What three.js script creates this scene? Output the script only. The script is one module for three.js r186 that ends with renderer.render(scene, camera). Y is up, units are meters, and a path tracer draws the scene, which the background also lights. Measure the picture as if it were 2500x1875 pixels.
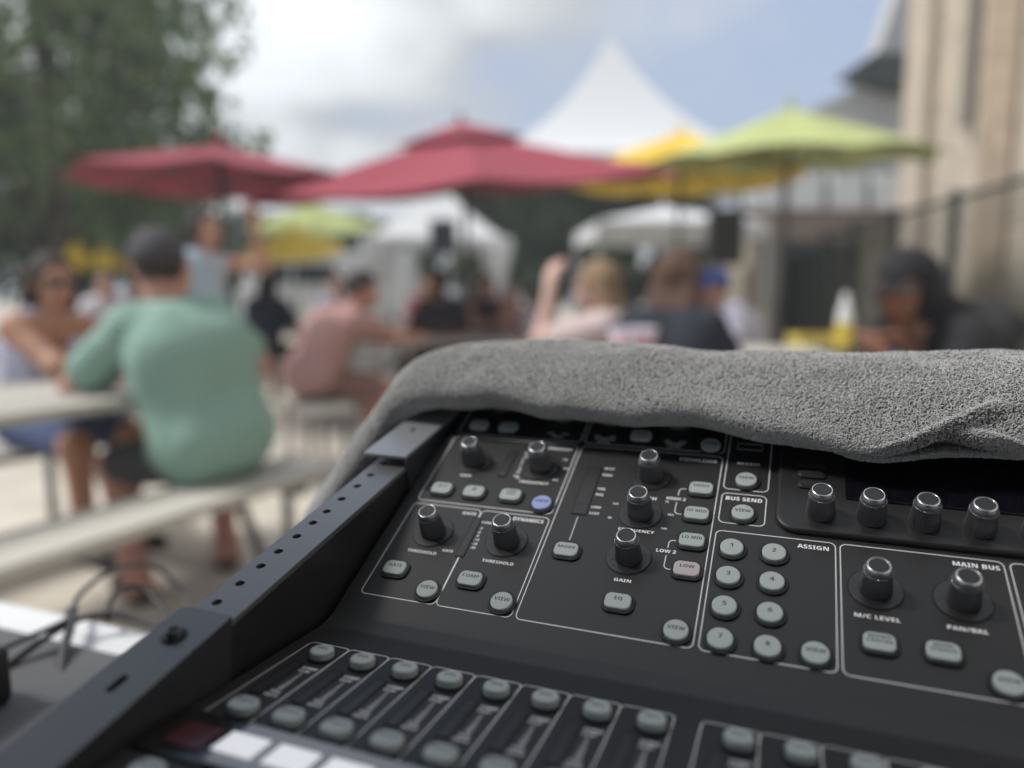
import * as THREE from 'three';
import { mergeGeometries, mergeVertices } from 'three/addons/utils/BufferGeometryUtils.js';
import { RoundedBoxGeometry } from 'three/addons/geometries/RoundedBoxGeometry.js';

// ------------------------------------------------------------------ camera, sky, sun, exposure
const scene = new THREE.Scene();
const PITCH = 7 * Math.PI / 180, CAM_H = 1.10, FPX = 1813.65;      // focal length in pixels of a 2500 x 1875 frame
const camera = new THREE.PerspectiveCamera(2 * Math.atan(937.5 / FPX) * 180 / Math.PI, 4 / 3, 0.02, 400);
camera.position.set(0, CAM_H, 0);
camera.rotation.x = -PITCH;
camera.focus = 0.396;
camera.userData.fStop = 2.3;
camera.updateMatrixWorld(true);

const renderer = new THREE.WebGLRenderer({ antialias: true });
renderer.setSize(1024, 768);
renderer.toneMapping = THREE.LinearToneMapping;
renderer.toneMappingExposure = 1.29;
renderer.shadowMap.enabled = true;

// seeded random numbers and value noise
let seed = 12345;
const rnd = () => { seed = (seed * 1664525 + 1013904223) >>> 0; return seed / 4294967296; };
const rr = (a, b) => a + (b - a) * rnd();
const hash3 = (x, y, z) => { let h = (x * 374761393 + y * 668265263 + z * 2147483647) | 0; h = Math.imul(h ^ (h >>> 13), 1274126177); h ^= h >>> 16; return (h >>> 0) / 4294967296; };
function noise(x, y, z = 0) {
  const xi = Math.floor(x), yi = Math.floor(y), zi = Math.floor(z);
  let fx = x - xi, fy = y - yi, fz = z - zi;
  fx = fx * fx * (3 - 2 * fx); fy = fy * fy * (3 - 2 * fy); fz = fz * fz * (3 - 2 * fz);
  const L = (a, b, t) => a + (b - a) * t, H = (i, j, k) => hash3(xi + i, yi + j, zi + k);
  return L(L(L(H(0, 0, 0), H(1, 0, 0), fx), L(H(0, 1, 0), H(1, 1, 0), fx), fy), L(L(H(0, 0, 1), H(1, 0, 1), fx), L(H(0, 1, 1), H(1, 1, 1), fx), fy), fz);
}
function fbm(x, y, z = 0, o = 4) { let s = 0, a = 0.5, n = 0; for (let i = 0; i < o; i++) { s += a * noise(x, y, z); n += a; a *= 0.5; x = x * 2.03 + 7.1; y = y * 2.03 + 3.7; z = z * 2.03 + 1.3; } return s / n; }
const sstep = (a, b, x) => { const t = Math.min(1, Math.max(0, (x - a) / (b - a))); return t * t * (3 - 2 * t); };
const mix = (a, b, t) => a + (b - a) * t;
const V = (x, y, z) => new THREE.Vector3(x, y, z);

// sky: broken bright cloud with blue gaps
function makeSky() {
  const w = 1024, h = 512, data = new Float32Array(w * h * 4);
  for (let j = 0; j < h; j++) {
    const el = (j + 0.5) / h * Math.PI - Math.PI / 2;       // row 0 is the nadir
    for (let i = 0; i < w; i++) {
      const az = (i + 0.5) / w * 2 * Math.PI - Math.PI;
      const dx = Math.cos(el) * Math.cos(az), dz = Math.cos(el) * Math.sin(az), dy = Math.sin(el);
      const e = Math.max(0, dy);
      // clear air, deeper blue higher up
      const c = [mix(0.40, 0.28, Math.min(1, e * 1.5)), mix(0.475, 0.37, Math.min(1, e * 1.5)), mix(0.62, 0.56, Math.min(1, e * 1.5))];
      // cloud layer seen from below
      const k = 1 / (e + 0.32), cx = dx * k, cz = dz * k;
      let d = fbm(cx * 1.5 + 4.3, cz * 1.5 + 9.2, 2.0, 5);
      d += 0.10 * (fbm(cx * 5.1 + 1.1, cz * 5.1, 5.0, 4) - 0.5);
      // the cloud banks seen over the terrace: a bright bank left of the middle, a blue gap to the right
      const phi = Math.atan2(dx, -dz), eld = el;            // phi: 0 straight ahead, + to the right
      const blob = (p, q, sp, sq) => Math.exp(-(((phi - p) / sp) ** 2) - (((eld - q) / sq) ** 2));
      d += 0.20 * blob(-0.27, 0.28, 0.13, 0.10) + 0.10 * blob(-0.12, 0.36, 0.30, 0.06) ;
      d -= 0.14 * blob(0.34, 0.26, 0.20, 0.16) + 0.16 * blob(-0.20, 0.215, 0.12, 0.020) + 0.13 * blob(0.12, 0.24, 0.16, 0.10) + 0.05 * blob(0.02, 0.30, 0.10, 0.03);
      const cov = sstep(0.34, 0.66, d);
      const b = 0.58 + 0.34 * sstep(0.54, 0.82, d) - 0.13 * sstep(0.35, 0.7, fbm(cx * 2.3 + 20, cz * 2.3, 8, 4));
      const cl = [b * 0.97, b * 1.01, b * 1.06];
      const o = (j * w + i) * 4;
      for (let m = 0; m < 3; m++) data[o + m] = dy < -0.02 ? 0.28 : mix(c[m], cl[m], cov);
      data[o + 3] = 1;
    }
  }
  const t = new THREE.DataTexture(data, w, h, THREE.RGBAFormat, THREE.FloatType);
  t.mapping = THREE.EquirectangularReflectionMapping; t.magFilter = THREE.LinearFilter; t.minFilter = THREE.LinearFilter;
  t.wrapS = THREE.RepeatWrapping; t.needsUpdate = true;
  return t;
}
scene.background = makeSky();
scene.environment = scene.background;
const sun = new THREE.DirectionalLight(new THREE.Color(1, 0.965, 0.91), 3.1);
sun.position.set(-28, 34, -6); sun.target.position.set(0, 0, -6);
sun.castShadow = true; sun.shadow.radius = 26; sun.shadow.mapSize.set(2048, 2048);
Object.assign(sun.shadow.camera, { left: -25, right: 25, top: 25, bottom: -25, near: 1, far: 120 });
scene.add(sun, sun.target);
scene.fog = new THREE.FogExp2(new THREE.Color(0.80, 0.84, 0.86), 0.0065);   // thin haze, added to lift the far darks

// ------------------------------------------------------------------ helpers
const C_ = Math.cos(PITCH), S_ = Math.sin(PITCH);
const camToWorld = (x, y, z) => V(x, CAM_H - y * C_ - z * S_, y * S_ - z * C_);        // x right, y down, z forward
const at = (px, py, d) => camToWorld((px - 1250) / FPX * d, (py - 937.5) / FPX * d, d);
const M = (r, g, b, rough = 0.7, extra = {}) => new THREE.MeshStandardMaterial({ color: new THREE.Color().setRGB(r, g, b), roughness: rough, ...extra });
const used = new Map();
function numbered(n) { const k = used.get(n) || 0; used.set(n, k + 1); return k ? `${n}_${String(k).padStart(3, '0')}` : n; }
function shadow(o) { o.castShadow = true; o.receiveShadow = true; return o; }
function thing(name, label, category, group, pos, turn = 0) {
  const g = new THREE.Group(); g.name = numbered(name); g.userData = { label, category };
  if (group) g.userData.group = group;
  if (pos) g.position.set(...pos);
  g.rotation.y = turn; scene.add(g); return g;
}
function part(name, geo, mat, parent, label) { const m = shadow(new THREE.Mesh(geo, mat)); m.name = name; if (label) m.userData.label = label; parent.add(m); return m; }
function structure(name, geo, mat, label) { const m = shadow(new THREE.Mesh(geo, mat)); m.name = name; m.userData = { kind: 'structure' }; if (label) m.userData.label = label; scene.add(m); return m; }
const box = (w, h, d, x = 0, y = 0, z = 0) => new THREE.BoxGeometry(w, h, d).translate(x, y, z);
const rbox = (w, h, d, r, x = 0, y = 0, z = 0, s = 2) => new RoundedBoxGeometry(w, h, d, s, r).translate(x, y, z);
const cyl = (r0, r1, h, x = 0, y = 0, z = 0, s = 20) => new THREE.CylinderGeometry(r0, r1, h, s).translate(x, y, z);
function tube(pts, r, seg = 40, rs = 8, closed = false) { return new THREE.TubeGeometry(new THREE.CatmullRomCurve3(pts.map(p => p.isVector3 ? p : V(...p)), closed), seg, r, rs, closed); }
function merge(list) { return mergeGeometries(list.map(g => { const q = g.index ? g.toNonIndexed() : g; for (const k of Object.keys(q.attributes)) if (!['position', 'normal', 'uv'].includes(k)) q.deleteAttribute(k); return q; })); }
function grid(nu, nv, fn) {                                              // a sheet of (nu+1)(nv+1) points
  const p = [], uv = [], ix = [];
  for (let j = 0; j <= nv; j++) for (let i = 0; i <= nu; i++) { const q = fn(i / nu, j / nv); p.push(q[0], q[1], q[2]); uv.push(q[3] ?? i / nu, q[4] ?? j / nv); }
  for (let j = 0; j < nv; j++) for (let i = 0; i < nu; i++) { const a = j * (nu + 1) + i, b = a + 1, c = a + nu + 1, d = c + 1; ix.push(a, c, b, b, c, d); }
  const g = new THREE.BufferGeometry();
  g.setAttribute('position', new THREE.Float32BufferAttribute(p, 3)); g.setAttribute('uv', new THREE.Float32BufferAttribute(uv, 2)); g.setIndex(ix); g.computeVertexNormals(); return g;
}
function canvas(w, h) { const c = document.createElement('canvas'); c.width = w; c.height = h; return c; }
function canvasTex(c) { const t = new THREE.CanvasTexture(c); t.colorSpace = THREE.SRGBColorSpace; t.magFilter = THREE.LinearFilter; t.anisotropy = 8; return t; }
function noiseTex(n, fn, srgb = false, rep = null) {                      // a tiling-free square texture from fn(x, y) -> [r, g, b] 0..1
  const d = new Uint8Array(n * n * 4);
  for (let j = 0; j < n; j++) for (let i = 0; i < n; i++) { const c = fn(i / n, j / n); const o = (j * n + i) * 4; for (let m = 0; m < 3; m++) d[o + m] = Math.max(0, Math.min(255, c[m] * 255)); d[o + 3] = 255; }
  const t = new THREE.DataTexture(d, n, n); t.magFilter = THREE.LinearFilter; t.minFilter = THREE.LinearFilter; t.wrapS = t.wrapT = THREE.RepeatWrapping;
  if (srgb) t.colorSpace = THREE.SRGBColorSpace; if (rep) t.repeat.set(rep, rep); t.needsUpdate = true; return t;
}

// ------------------------------------------------------------------ ground
{
  const tex = noiseTex(1024, (x, y) => {
    const a = fbm(x * 14, y * 14, 1, 5), b = fbm(x * 90, y * 90, 4, 3), s = sstep(0.60, 0.75, fbm(x * 22 + 9, y * 22, 7, 4));
    const v = 0.76 + 0.16 * (a - 0.5) + 0.14 * (b - 0.5) - 0.10 * s;
    return [v, v * 0.965, v * 0.90];
  }, true);
  tex.repeat.set(10, 10);
  const g = new THREE.PlaneGeometry(240, 240).rotateX(-Math.PI / 2).translate(0, 0, -40);
  const m = new THREE.MeshStandardMaterial({ map: tex, roughness: 0.9 });
  structure('ground', g, m, 'pale beige concrete paving of the terrace');
}

// ------------------------------------------------------------------ the mixing console: frame (x across, y out of the top panel, z towards the operator), in metres
const CR = [[0.932891, -0.319661, 0.165924], [0.046139, 0.562973, 0.825186], [-0.35719, -0.762153, 0.539942]], CT = [0.145559, 0.127692, 0.326698];
const dirW = (k, s = 1) => camToWorld(CR[0][k] * s, CR[1][k] * s, CR[2][k] * s).sub(V(0, CAM_H, 0));
const consoleMatrix = new THREE.Matrix4().makeBasis(dirW(0), dirW(2, -1), dirW(1)).setPosition(camToWorld(...CT));
function inConsole(g) { g.applyMatrix4(consoleMatrix); return g; }
const TABLE_Y = 0.78;
const upInConsole = V(0, 1, 0).transformDirection(consoleMatrix.clone().invert());
const consoleY0 = consoleMatrix.elements[13];
const hAtWorldY = (y, v) => (y - consoleY0 - upInConsole.z * v) / upInConsole.y;
const LA = 30.2 * Math.PI / 180, VC = 0.022;                             // the lower panel hinges up by LA at v = VC
const lowPt = (u, l, n = 0) => V(u, l * Math.sin(LA) + n * Math.cos(LA), VC + l * Math.cos(LA) - n * Math.sin(LA));
const U0 = -0.2555, U1 = 0.2225;

const desk = inConsole(thing('mixing_console', 'black audio mixing console with rows of grey buttons and silver ringed knobs', 'mixing console'));
const blackPlastic = M(0.012, 0.012, 0.013, 0.45), bodyMat = M(0.016, 0.016, 0.017, 0.5);

function px2(ctx, W, u, v, o) { return [(u - o.u0) / o.w * W, (v - o.v0) / o.h * ctx.canvas.height]; }
function printer(ctx, o) {                                               // drawing in millimetres on a panel
  const W = ctx.canvas.width, k = W / o.w;
  const P = (u, v) => [(u - o.u0) * k, (v - o.v0) * k];
  ctx.lineJoin = 'round'; ctx.lineCap = 'butt';
  const pr = {
    frame(u0, v0, u1, v1, r = 3.2, lw = 0.55, open = false) {
      const [a, b] = P(u0, v0), [c, d] = P(u1, v1), R = r * k; ctx.strokeStyle = '#f4f4f2'; ctx.lineWidth = lw * k; ctx.beginPath();
      if (open) { ctx.moveTo(a, d); ctx.lineTo(a, b + R); ctx.arcTo(a, b, a + R, b, R); ctx.lineTo(c - R, b); ctx.arcTo(c, b, c, b + R, R); ctx.lineTo(c, d); }
      else { ctx.moveTo(a + R, b); ctx.arcTo(c, b, c, d, R); ctx.arcTo(c, d, a, d, R); ctx.arcTo(a, d, a, b, R); ctx.arcTo(a, b, c, b, R); ctx.closePath(); }
      ctx.stroke();
    },
    line(pts, lw = 0.5) { ctx.strokeStyle = '#f4f4f2'; ctx.lineWidth = lw * k; ctx.beginPath(); pts.forEach(([u, v], i) => { const [x, y] = P(u, v); i ? ctx.lineTo(x, y) : ctx.moveTo(x, y); }); ctx.stroke(); },
    hook(u0, v0, u1, v1, r = 2.4, lw = 0.55) { const [a, b] = P(u0, v0), [c, d] = P(u1, v1); ctx.strokeStyle = '#f4f4f2'; ctx.lineWidth = lw * k; ctx.beginPath(); ctx.moveTo(a, b); ctx.arcTo(a, d, c, d, r * k); ctx.lineTo(c, d); ctx.stroke(); },
    text(s, u, v, size, width, color = '#ffffff', align = 'center', weight = 'bold') {
      ctx.save(); const [x, y] = P(u, v); ctx.translate(x, y); ctx.font = `${weight} ${size * k}px sans-serif`; ctx.fillStyle = color; ctx.textBaseline = 'middle'; ctx.textAlign = align;
      if (width) ctx.scale(width * k / ctx.measureText(s).width, 1);
      ctx.fillText(s, 0, 0); if (o.bold) { ctx.strokeStyle = color; ctx.lineWidth = o.bold * k; ctx.strokeText(s, 0, 0); } ctx.restore();
    },
  };
  return pr;
}
function speckle(ctx, n, max) { for (let i = 0; i < n; i++) { const g = Math.floor(rr(70, 150)); ctx.fillStyle = `rgba(${g},${g},${g - 4},${rr(0.15, 0.6).toFixed(2)})`; ctx.beginPath(); ctx.arc(rnd() * ctx.canvas.width, rnd() * ctx.canvas.height, rr(0.5, max), 0, 7); ctx.fill(); } }
function scuffs(ctx, n) { for (let i = 0; i < n; i++) { const x = rnd() * ctx.canvas.width, y = rnd() * ctx.canvas.height, a = rnd() * 6.3, l = rr(8, 50); ctx.strokeStyle = `rgba(120,120,118,${rr(0.05, 0.16).toFixed(2)})`; ctx.lineWidth = rr(0.5, 1.4); ctx.beginPath(); ctx.moveTo(x, y); ctx.quadraticCurveTo(x + Math.cos(a) * l * 0.5 + rr(-4, 4), y + Math.sin(a) * l * 0.5, x + Math.cos(a) * l, y + Math.sin(a) * l); ctx.stroke(); } }
const PANEL = '#1e1e1f';

// top panel print
const TV0 = -262, TV1 = 13;
const topTex = (() => {
  const w = 2048, h = Math.round(2048 * (TV1 - TV0) / 478), c = canvas(w, h), ctx = c.getContext('2d');
  ctx.fillStyle = PANEL; ctx.fillRect(0, 0, w, h); speckle(ctx, 900, 1.1); scuffs(ctx, 70);
  const p = printer(ctx, { u0: -255.5, v0: TV0, w: 478 });
  const T = p.text;
  p.frame(-246.8, -260, -157.2, -145); p.frame(-154.6, -260, -65, -145);
  p.frame(-246.8, -141.6, -157.2, -76.4);
  // gate and dynamics share a wall
  p.frame(-247, -73.3, -200.7, 0); p.frame(-200.3, -73.3, -157, 0);
  p.frame(-154.6, -141.6, -65, 0);
  p.frame(-62.2, -260, -37.4, -113.2); p.frame(-62.2, -109.6, -37.8, -85.4);
  p.frame(-62.4, -79, -2.2, 0); p.frame(0, -79, 72.6, 0); p.frame(75.2, -79, 216, 0);
  // preamp
  T('PREAMP', -168.5, -136.7, 3.5, 17); T('GAIN', -223.6, -102.6, 2.8, 8); T('FREQUENCY', -176.4, -102.3, 2.9, 19.5);
  ['CLIP', '-3', '-6', '-9', '-12', '-18', '-30'].forEach((s, i) => T(s, -191.5, -129.5 + i * 3.2, 2.3, 0, '#ffffff', 'left')); T('SIG', -191.5, -106.6, 2.3, 0, '#ffffff', 'left');
  [['20', -192 + 3, -105], ['60', -189, -126], ['120', -163.5, -126.5], ['200', -160.8, -118], ['400', -164.5, -106.5]].forEach(([s, u, v]) => T(s, u + 1, v, 2.1, 0));
  // gate, dynamics
  T('GATE', -207.6, -69.6, 3.5, 9.6); T('DYNAMICS', -169.6, -69.4, 3.6, 19.5); T('THRESHOLD', -224.2, -34.7, 3.0, 18.8); T('THRESHOLD', -176.6, -35, 3.0, 19.2);
  T('GATE', -209, -38.2, 2.5, 7); T('COMP', -197.4, -63.6, 2.6, 8, '#ffffff', 'left');
  ['-3', '-6', '-9', '-12', '-18', '-30'].forEach((s, i) => T(s, -196.8, -58.6 + i * 3.1, 2.4, 0, '#ffffff', 'left'));
  // equaliser
  T('EQUALISER', -79.4, -136.6, 3.7, 23); T('WIDTH', -105.4, -98.6, 3.1, 14); T('FREQUENCY', -105.6, -71.4, 3.0, 20.5); T('GAIN', -105.6, -34.7, 3.0, 9.6);
  [['40', -122.4, -79.2], ['120', -121.6, -91.2], ['1k', -92.4, -97.2], ['3k3', -88.6, -87], ['10k', -90.6, -75.4]].forEach(([s, u, v]) => T(s, u, v, 2.1, 0));
  T('HIGH 2', -87.6, -100.4, 3.1, 11.4); T('LOW 2', -86.8, -58.8, 3.1, 11);
  p.hook(-86.8, -103.4, -82.4, -109.6); p.hook(-86.8, -97.6, -82.4, -88.2); p.hook(-86.2, -61.4, -82, -67.4); p.hook(-86.2, -56, -82, -46.6);
  [['HCUT', -121.5], ['HSHV', -115.5], ['VEQ', -102.5], ['PEQ', -97.5], ['LSHV', -86.5], ['LCUT', -81.4]].forEach(([s, v]) => T(s, -135.2, v, 2.5, 0, '#ffffff', 'left'));
  p.line([[-141, -77], [-141, -58]], 0.5);
  // upper row, under the towel
  T('MIN', -179.5, -152.6, 2.2, 0); T('MAX', -169.5, -152.6, 2.2, 0); T('TALK', -174.5, -149.4, 2.4, 8); 
  T('MIN', -147, -153.6, 2.2, 0); T('MAX', -137, -153.6, 2.2, 0); T('MONITOR', -141.8, -150.6, 2.5, 13.4); T('LEVEL', -141.8, -147.6, 2.5, 9);
  T('MIN', -101, -153.6, 2.2, 0); T('MAX', -91, -153.6, 2.2, 0); T('PHONES', -95.6, -150.8, 2.5, 12); T('LEVEL', -95.6, -147.8, 2.5, 9);
  // right-hand sections
  T('ACCESS', -49.8, -136.8, 2.8, 13.4); T('BUS SEND', -50, -105.4, 4.0, 20.5); T('ASSIGN', -12.8, -74.2, 3.8, 15.6); T('MAIN BUS', 60.6, -74.6, 3.9, 20.5);
  T('M/C LEVEL', 15.2, -34.4, 3.4, 20); T('PAN/BAL', 52, -34.8, 3.4, 16.6);
  return canvasTex(c);
})();
// lower panel print: eight channel strips, a gap, then the next block
const LL0 = 0, LL1 = 97.6, PITCHMM = 22.7;
const stripLeft = k => (k < 8 ? -247.5 + k * PITCHMM : -54.8 + (k - 8) * PITCHMM);
const lowTex = (() => {
  const w = 2048, h = Math.round(2048 * (LL1 - LL0) / 478), c = canvas(w, h), ctx = c.getContext('2d');
  ctx.fillStyle = PANEL; ctx.fillRect(0, 0, w, h); speckle(ctx, 420, 1.1); scuffs(ctx, 30);
  const p = printer(ctx, { u0: -255.5, v0: LL0, w: 478 });
  for (let k = 0; k < 18; k++) {
    const a = stripLeft(k); if (a > 190) break;
    p.frame(a, 24, a + PITCHMM, 97, 3.0, 0.5, true);
    p.text('COMP', a + 16.8, 49.0, 2.7, 8.0); p.text('CLIP', a + 15.8, 52.2, 2.6, 6.0);
    ['-3', '-6', '-9', '-12', '-18', '-30', '-60'].forEach((s, i) => p.text(s, a + 15.8, 55.4 + i * 2.3, 2.1, 0));
    p.text('SIG', a + 15.8, 72.2, 2.6, 5.4); p.text('GATE', a + 15.8, 75.4, 2.6, 7.0);
  }
  return canvasTex(c);
})();
const panelBump = noiseTex(512, (x, y) => { const n = 0.5 + 0.5 * (hash3(Math.floor(x * 512), Math.floor(y * 512), 3) - 0.5) ; return [n, n, n]; });
panelBump.repeat.set(6, 4);
const panelProps = { roughness: 0.5, bumpMap: panelBump, bumpScale: 0.00004 };
const topMat = new THREE.MeshStandardMaterial({ map: topTex, ...panelProps }), lowMat = new THREE.MeshStandardMaterial({ map: lowTex, ...panelProps });

{ // sheets of the surface, body below
  const W = U1 - U0;
  part('top_panel', grid(2, 24, (a, b) => { const v = mix(TV0, TV1, b) / 1000; return [U0 + a * W, 0, v, a, 1 - b]; }), topMat, desk);
  // bend, then lower panel
  const tl = 0.009, rad = tl / Math.tan(LA / 2), bend = [];
  for (let i = 0; i <= 14; i++) { const t = i / 14 * LA; bend.push([rad * (1 - Math.cos(t)), VC - tl + rad * Math.sin(t)]); }
  part('panel_bend', grid(2, 14, (a, b) => { const q = bend[Math.round(b * 14)]; return [U0 + a * W, q[0], q[1], a, b]; }), M(0.0130, 0.0130, 0.0136, 0.5), desk, 'smooth curved step between the two panels');
  part('lower_panel', grid(2, 20, (a, b) => { const l = mix(0.009, LL1 / 1000, b), q = lowPt(U0 + a * W, l); return [q.x, q.y, q.z, a, 1 - mix(9 / LL1, 1, b)]; }), lowMat, desk);
  const s = new THREE.Shape(), lowEnd = lowPt(0, 0.285, 0);
  const tb = (v) => hAtWorldY(TABLE_Y + 0.004, v);
  const P = [[-0.262, -0.0012], [VC - 0.011, -0.0012], [VC + 0.0075, 0.0035], [lowEnd.z, lowEnd.y - 0.004], [lowEnd.z + 0.016, lowEnd.y - 0.02], [lowEnd.z + 0.02, tb(lowEnd.z + 0.02)], [-0.262, tb(-0.262)]];
  // profile in (-z, y): extrude along x
  P.forEach(([v, h], i) => i ? s.lineTo(-v, h) : s.moveTo(-v, h));
  part('body', new THREE.ExtrudeGeometry(s, { depth: W - 0.002, bevelEnabled: false }).rotateY(Math.PI / 2).translate(U0 + 0.001, 0, 0), bodyMat, desk);
  // the front of the lower panel past the channel displays
  const rest = (l0, l1) => grid(2, 2, (a, b) => { const q = lowPt(U0 + a * W, mix(l0, l1, b), 0); return [q.x, q.y, q.z, a, b]; });
  part('fader_panel', rest(0.1295, 0.284), M(0.0130, 0.0130, 0.0136, 0.5), desk);
}
// caps carry their lettering on one small atlas
const ATL = ['VIEW', 'SEL', 'SOLO', 'MODE', 'GATE', 'COMP', 'EQ', 'HIGH', 'HI MID', 'LO MID', 'LOW', '48 V', 'Ø', 'LOW|CUT', '1', '2', '3', '4', '5', '6', '7', '8', 'MONO|CENTRE', 'MAIN|STEREO', 'TALK A', 'TALK B', 'MUTE', 'DIM', 'EFFECTS', 'LIBRARY', '', 'MONITOR'];
function atlas(bg, fg) {
  const c = canvas(1024, 512), x = c.getContext('2d'); x.fillStyle = bg; x.fillRect(0, 0, 1024, 512);
  ATL.forEach((s, i) => {
    const cx = (i % 8) * 128 + 64, cy = Math.floor(i / 8) * 128 + 64, L = s.split('|'), round = /^(VIEW|SEL|[1-8])$/.test(s);
    x.fillStyle = fg; x.textAlign = 'center'; x.textBaseline = 'middle';
    L.forEach((t, j) => {
      const size = L.length > 1 ? 21 : /^[1-8Ø]$/.test(s) ? 30 : round ? 27 : 25; x.save(); x.font = `bold ${size}px sans-serif`;
      const w = x.measureText(t).width, want = Math.min(round ? 74 : 96, w * 1.22);
      x.translate(cx, cy - (round ? 9 : 12) + (L.length > 1 ? (j ? 10 : -11) : 0)); x.scale(w ? want / w : 1, 1); x.fillText(t, 0, 0); x.restore();
    });
  });
  return canvasTex(c);
}
const capMat = (rgb, bg) => new THREE.MeshPhysicalMaterial({ map: atlas(bg, '#1c2124'), roughness: 0.48, clearcoat: 0.15, clearcoatRoughness: 0.4 });
const greyCap = capMat(0, '#a4aba8'), blueCap = capMat(0, '#929fd0'), pinkCap = capMat(0, '#b2a8aa'), darkCap = new THREE.MeshStandardMaterial({ map: atlas('#1b1b1c', '#3a3a3b'), roughness: 0.5 });
function rrect(w, h, r) { const s = new THREE.Shape(), a = w / 2, b = h / 2; s.moveTo(-a + r, -b); s.lineTo(a - r, -b); s.absarc(a - r, -b + r, r, -Math.PI / 2, 0); s.lineTo(a, b - r); s.absarc(a - r, b - r, r, 0, Math.PI / 2); s.lineTo(-a + r, b); s.absarc(-a + r, b - r, r, Math.PI / 2, Math.PI); s.lineTo(-a, -b + r); s.absarc(-a + r, -b + r, r, Math.PI, Math.PI * 1.5); return s; }
const capCache = new Map();
function capGeo(kind, text) {                                            // y up from the panel, x across, z towards the operator
  const key = kind + text; if (capCache.has(key)) return capCache.get(key);
  const d = { round: [0.0120, 0.0120, 0.0059, 0.0024], rect: [0.0136, 0.0098, 0.0034, 0.0024], sel: [0.0116, 0.0112, 0.0054, 0.0042], solo: [0.0128, 0.0108, 0.0046, 0.0042], mod: [0.0140, 0.0052, 0.0024, 0.0012] }[kind];
  const bv = kind === 'sel' || kind === 'solo' ? 0.0011 : 0.0007, g = new THREE.ExtrudeGeometry(rrect(d[0] - 2 * bv, d[1] - 2 * bv, Math.min(d[2] - bv, (Math.min(d[0], d[1]) - 2 * bv) / 2 - 1e-5)), { depth: d[3] - bv, bevelEnabled: true, bevelThickness: bv, bevelSize: bv, bevelSegments: 4, curveSegments: 10 });
  g.rotateX(-Math.PI / 2);
  const q = mergeVertices((() => { g.deleteAttribute('normal'); g.deleteAttribute('uv'); return g; })(), 1e-6); q.computeVertexNormals();
  const p = q.attributes.position, uv = new Float32Array(p.count * 2), i = ATL.indexOf(text), cw = 0.0150;
  const cx = (i % 8) * 128 + 64, cy = Math.floor(i / 8) * 128 + 64;
  for (let k = 0; k < p.count; k++) { const fx = THREE.MathUtils.clamp(p.getX(k) / cw, -0.47, 0.47), fz = THREE.MathUtils.clamp(p.getZ(k) / cw, -0.47, 0.47); uv[2 * k] = (cx + fx * 128) / 1024; uv[2 * k + 1] = 1 - (cy + fz * 128) / 512; }
  q.setAttribute('uv', new THREE.BufferAttribute(uv, 2)); capCache.set(key, q); return q;
}
const collarCache = new Map();
function collarGeo(kind) {
  if (collarCache.has(kind)) return collarCache.get(kind);
  const d = { round: [0.0150, 0.0150, 0.0074], rect: [0.0163, 0.0125, 0.0046], sel: [0.0136, 0.0128, 0.0062], solo: [0.0146, 0.0124, 0.0054], mod: [0.0150, 0.0062, 0.0028] }[kind];
  const s = rrect(...d); const h = rrect(d[0] - 0.0018, d[1] - 0.0018, d[2] - 0.0009); s.holes.push(h);
  const g = new THREE.ExtrudeGeometry(s, { depth: 0.0005, bevelEnabled: true, bevelThickness: 0.0003, bevelSize: 0.0002, bevelSegments: 2, curveSegments: 10 }).rotateX(-Math.PI / 2);
  collarCache.set(kind, g); return g;
}
const wellCache = new Map();
function wellGeo(kind) { if (!wellCache.has(kind)) { const d = { round: [0.0146, 0.0146, 0.0072], rect: [0.0159, 0.0121, 0.0044], sel: [0.0132, 0.0126, 0.0061], solo: [0.0144, 0.0122, 0.0053], mod: [0.0148, 0.0060, 0.0027] }[kind]; wellCache.set(kind, new THREE.ShapeGeometry(rrect(...d), 10).rotateX(-Math.PI / 2).translate(0, -0.0002, 0)); } return wellCache.get(kind); }
const gapMat = M(0.003, 0.003, 0.003, 0.6);
const collarMat = M(0.005, 0.005, 0.006, 0.6);
const qLow = new THREE.Quaternion().setFromAxisAngle(V(1, 0, 0), -LA);
function button(kind, text, u, v, mat = greyCap, low = false, label) {
  const b = part('button', collarGeo(kind), collarMat, desk, label); part('button_well', wellGeo(kind), gapMat, b);
  if (low) { b.position.copy(lowPt(u / 1000, v / 1000, 0.0004)); b.quaternion.copy(qLow); } else b.position.set(u / 1000, 0.0004, v / 1000);
  part('button_cap', capGeo(kind, text), mat, b); return b;
}
[['rect', '48 V', -233.5, -86.6], ['rect', 'Ø', -211.1, -86.7], ['rect', 'LOW|CUT', -186.5, -87.2], ['rect', 'GATE', -233.7, -18.8], ['round', 'VIEW', -208, -7.7], ['rect', 'COMP', -186.9, -19.2], ['round', 'VIEW', -164.2, -7.7],
  ['rect', 'MODE', -140.2, -49], ['rect', 'HIGH', -74.3, -109.4], ['rect', 'HI MID', -74.2, -88.2], ['rect', 'LO MID', -74.1, -67.3], ['rect', 'EQ', -104.6, -19.2], ['round', 'VIEW', -73.6, -7.4],
  ['round', 'VIEW', -49.8, -120.2], ['round', 'VIEW', -49.6, -92.6], ['round', 'VIEW', -11.3, -7.3], ['rect', 'MONO|CENTRE', 15.3, -18.7], ['rect', 'MAIN|STEREO', 40.6, -19], ['round', 'VIEW', 63.4, -7.8],
  ['rect', 'TALK A', -233, -153.4], ['rect', 'TALK B', -211, -153.4], ['rect', 'DIM', -118, -154.4], ['round', 'VIEW', -73.4, -150]].forEach(a => button(...a));
button('round', 'VIEW', -165, -83.2, blueCap, false, 'pale blue round VIEW button of the preamp section');
button('rect', 'LOW', -74, -46.5, pinkCap, false, 'faintly pink LOW button');
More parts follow.
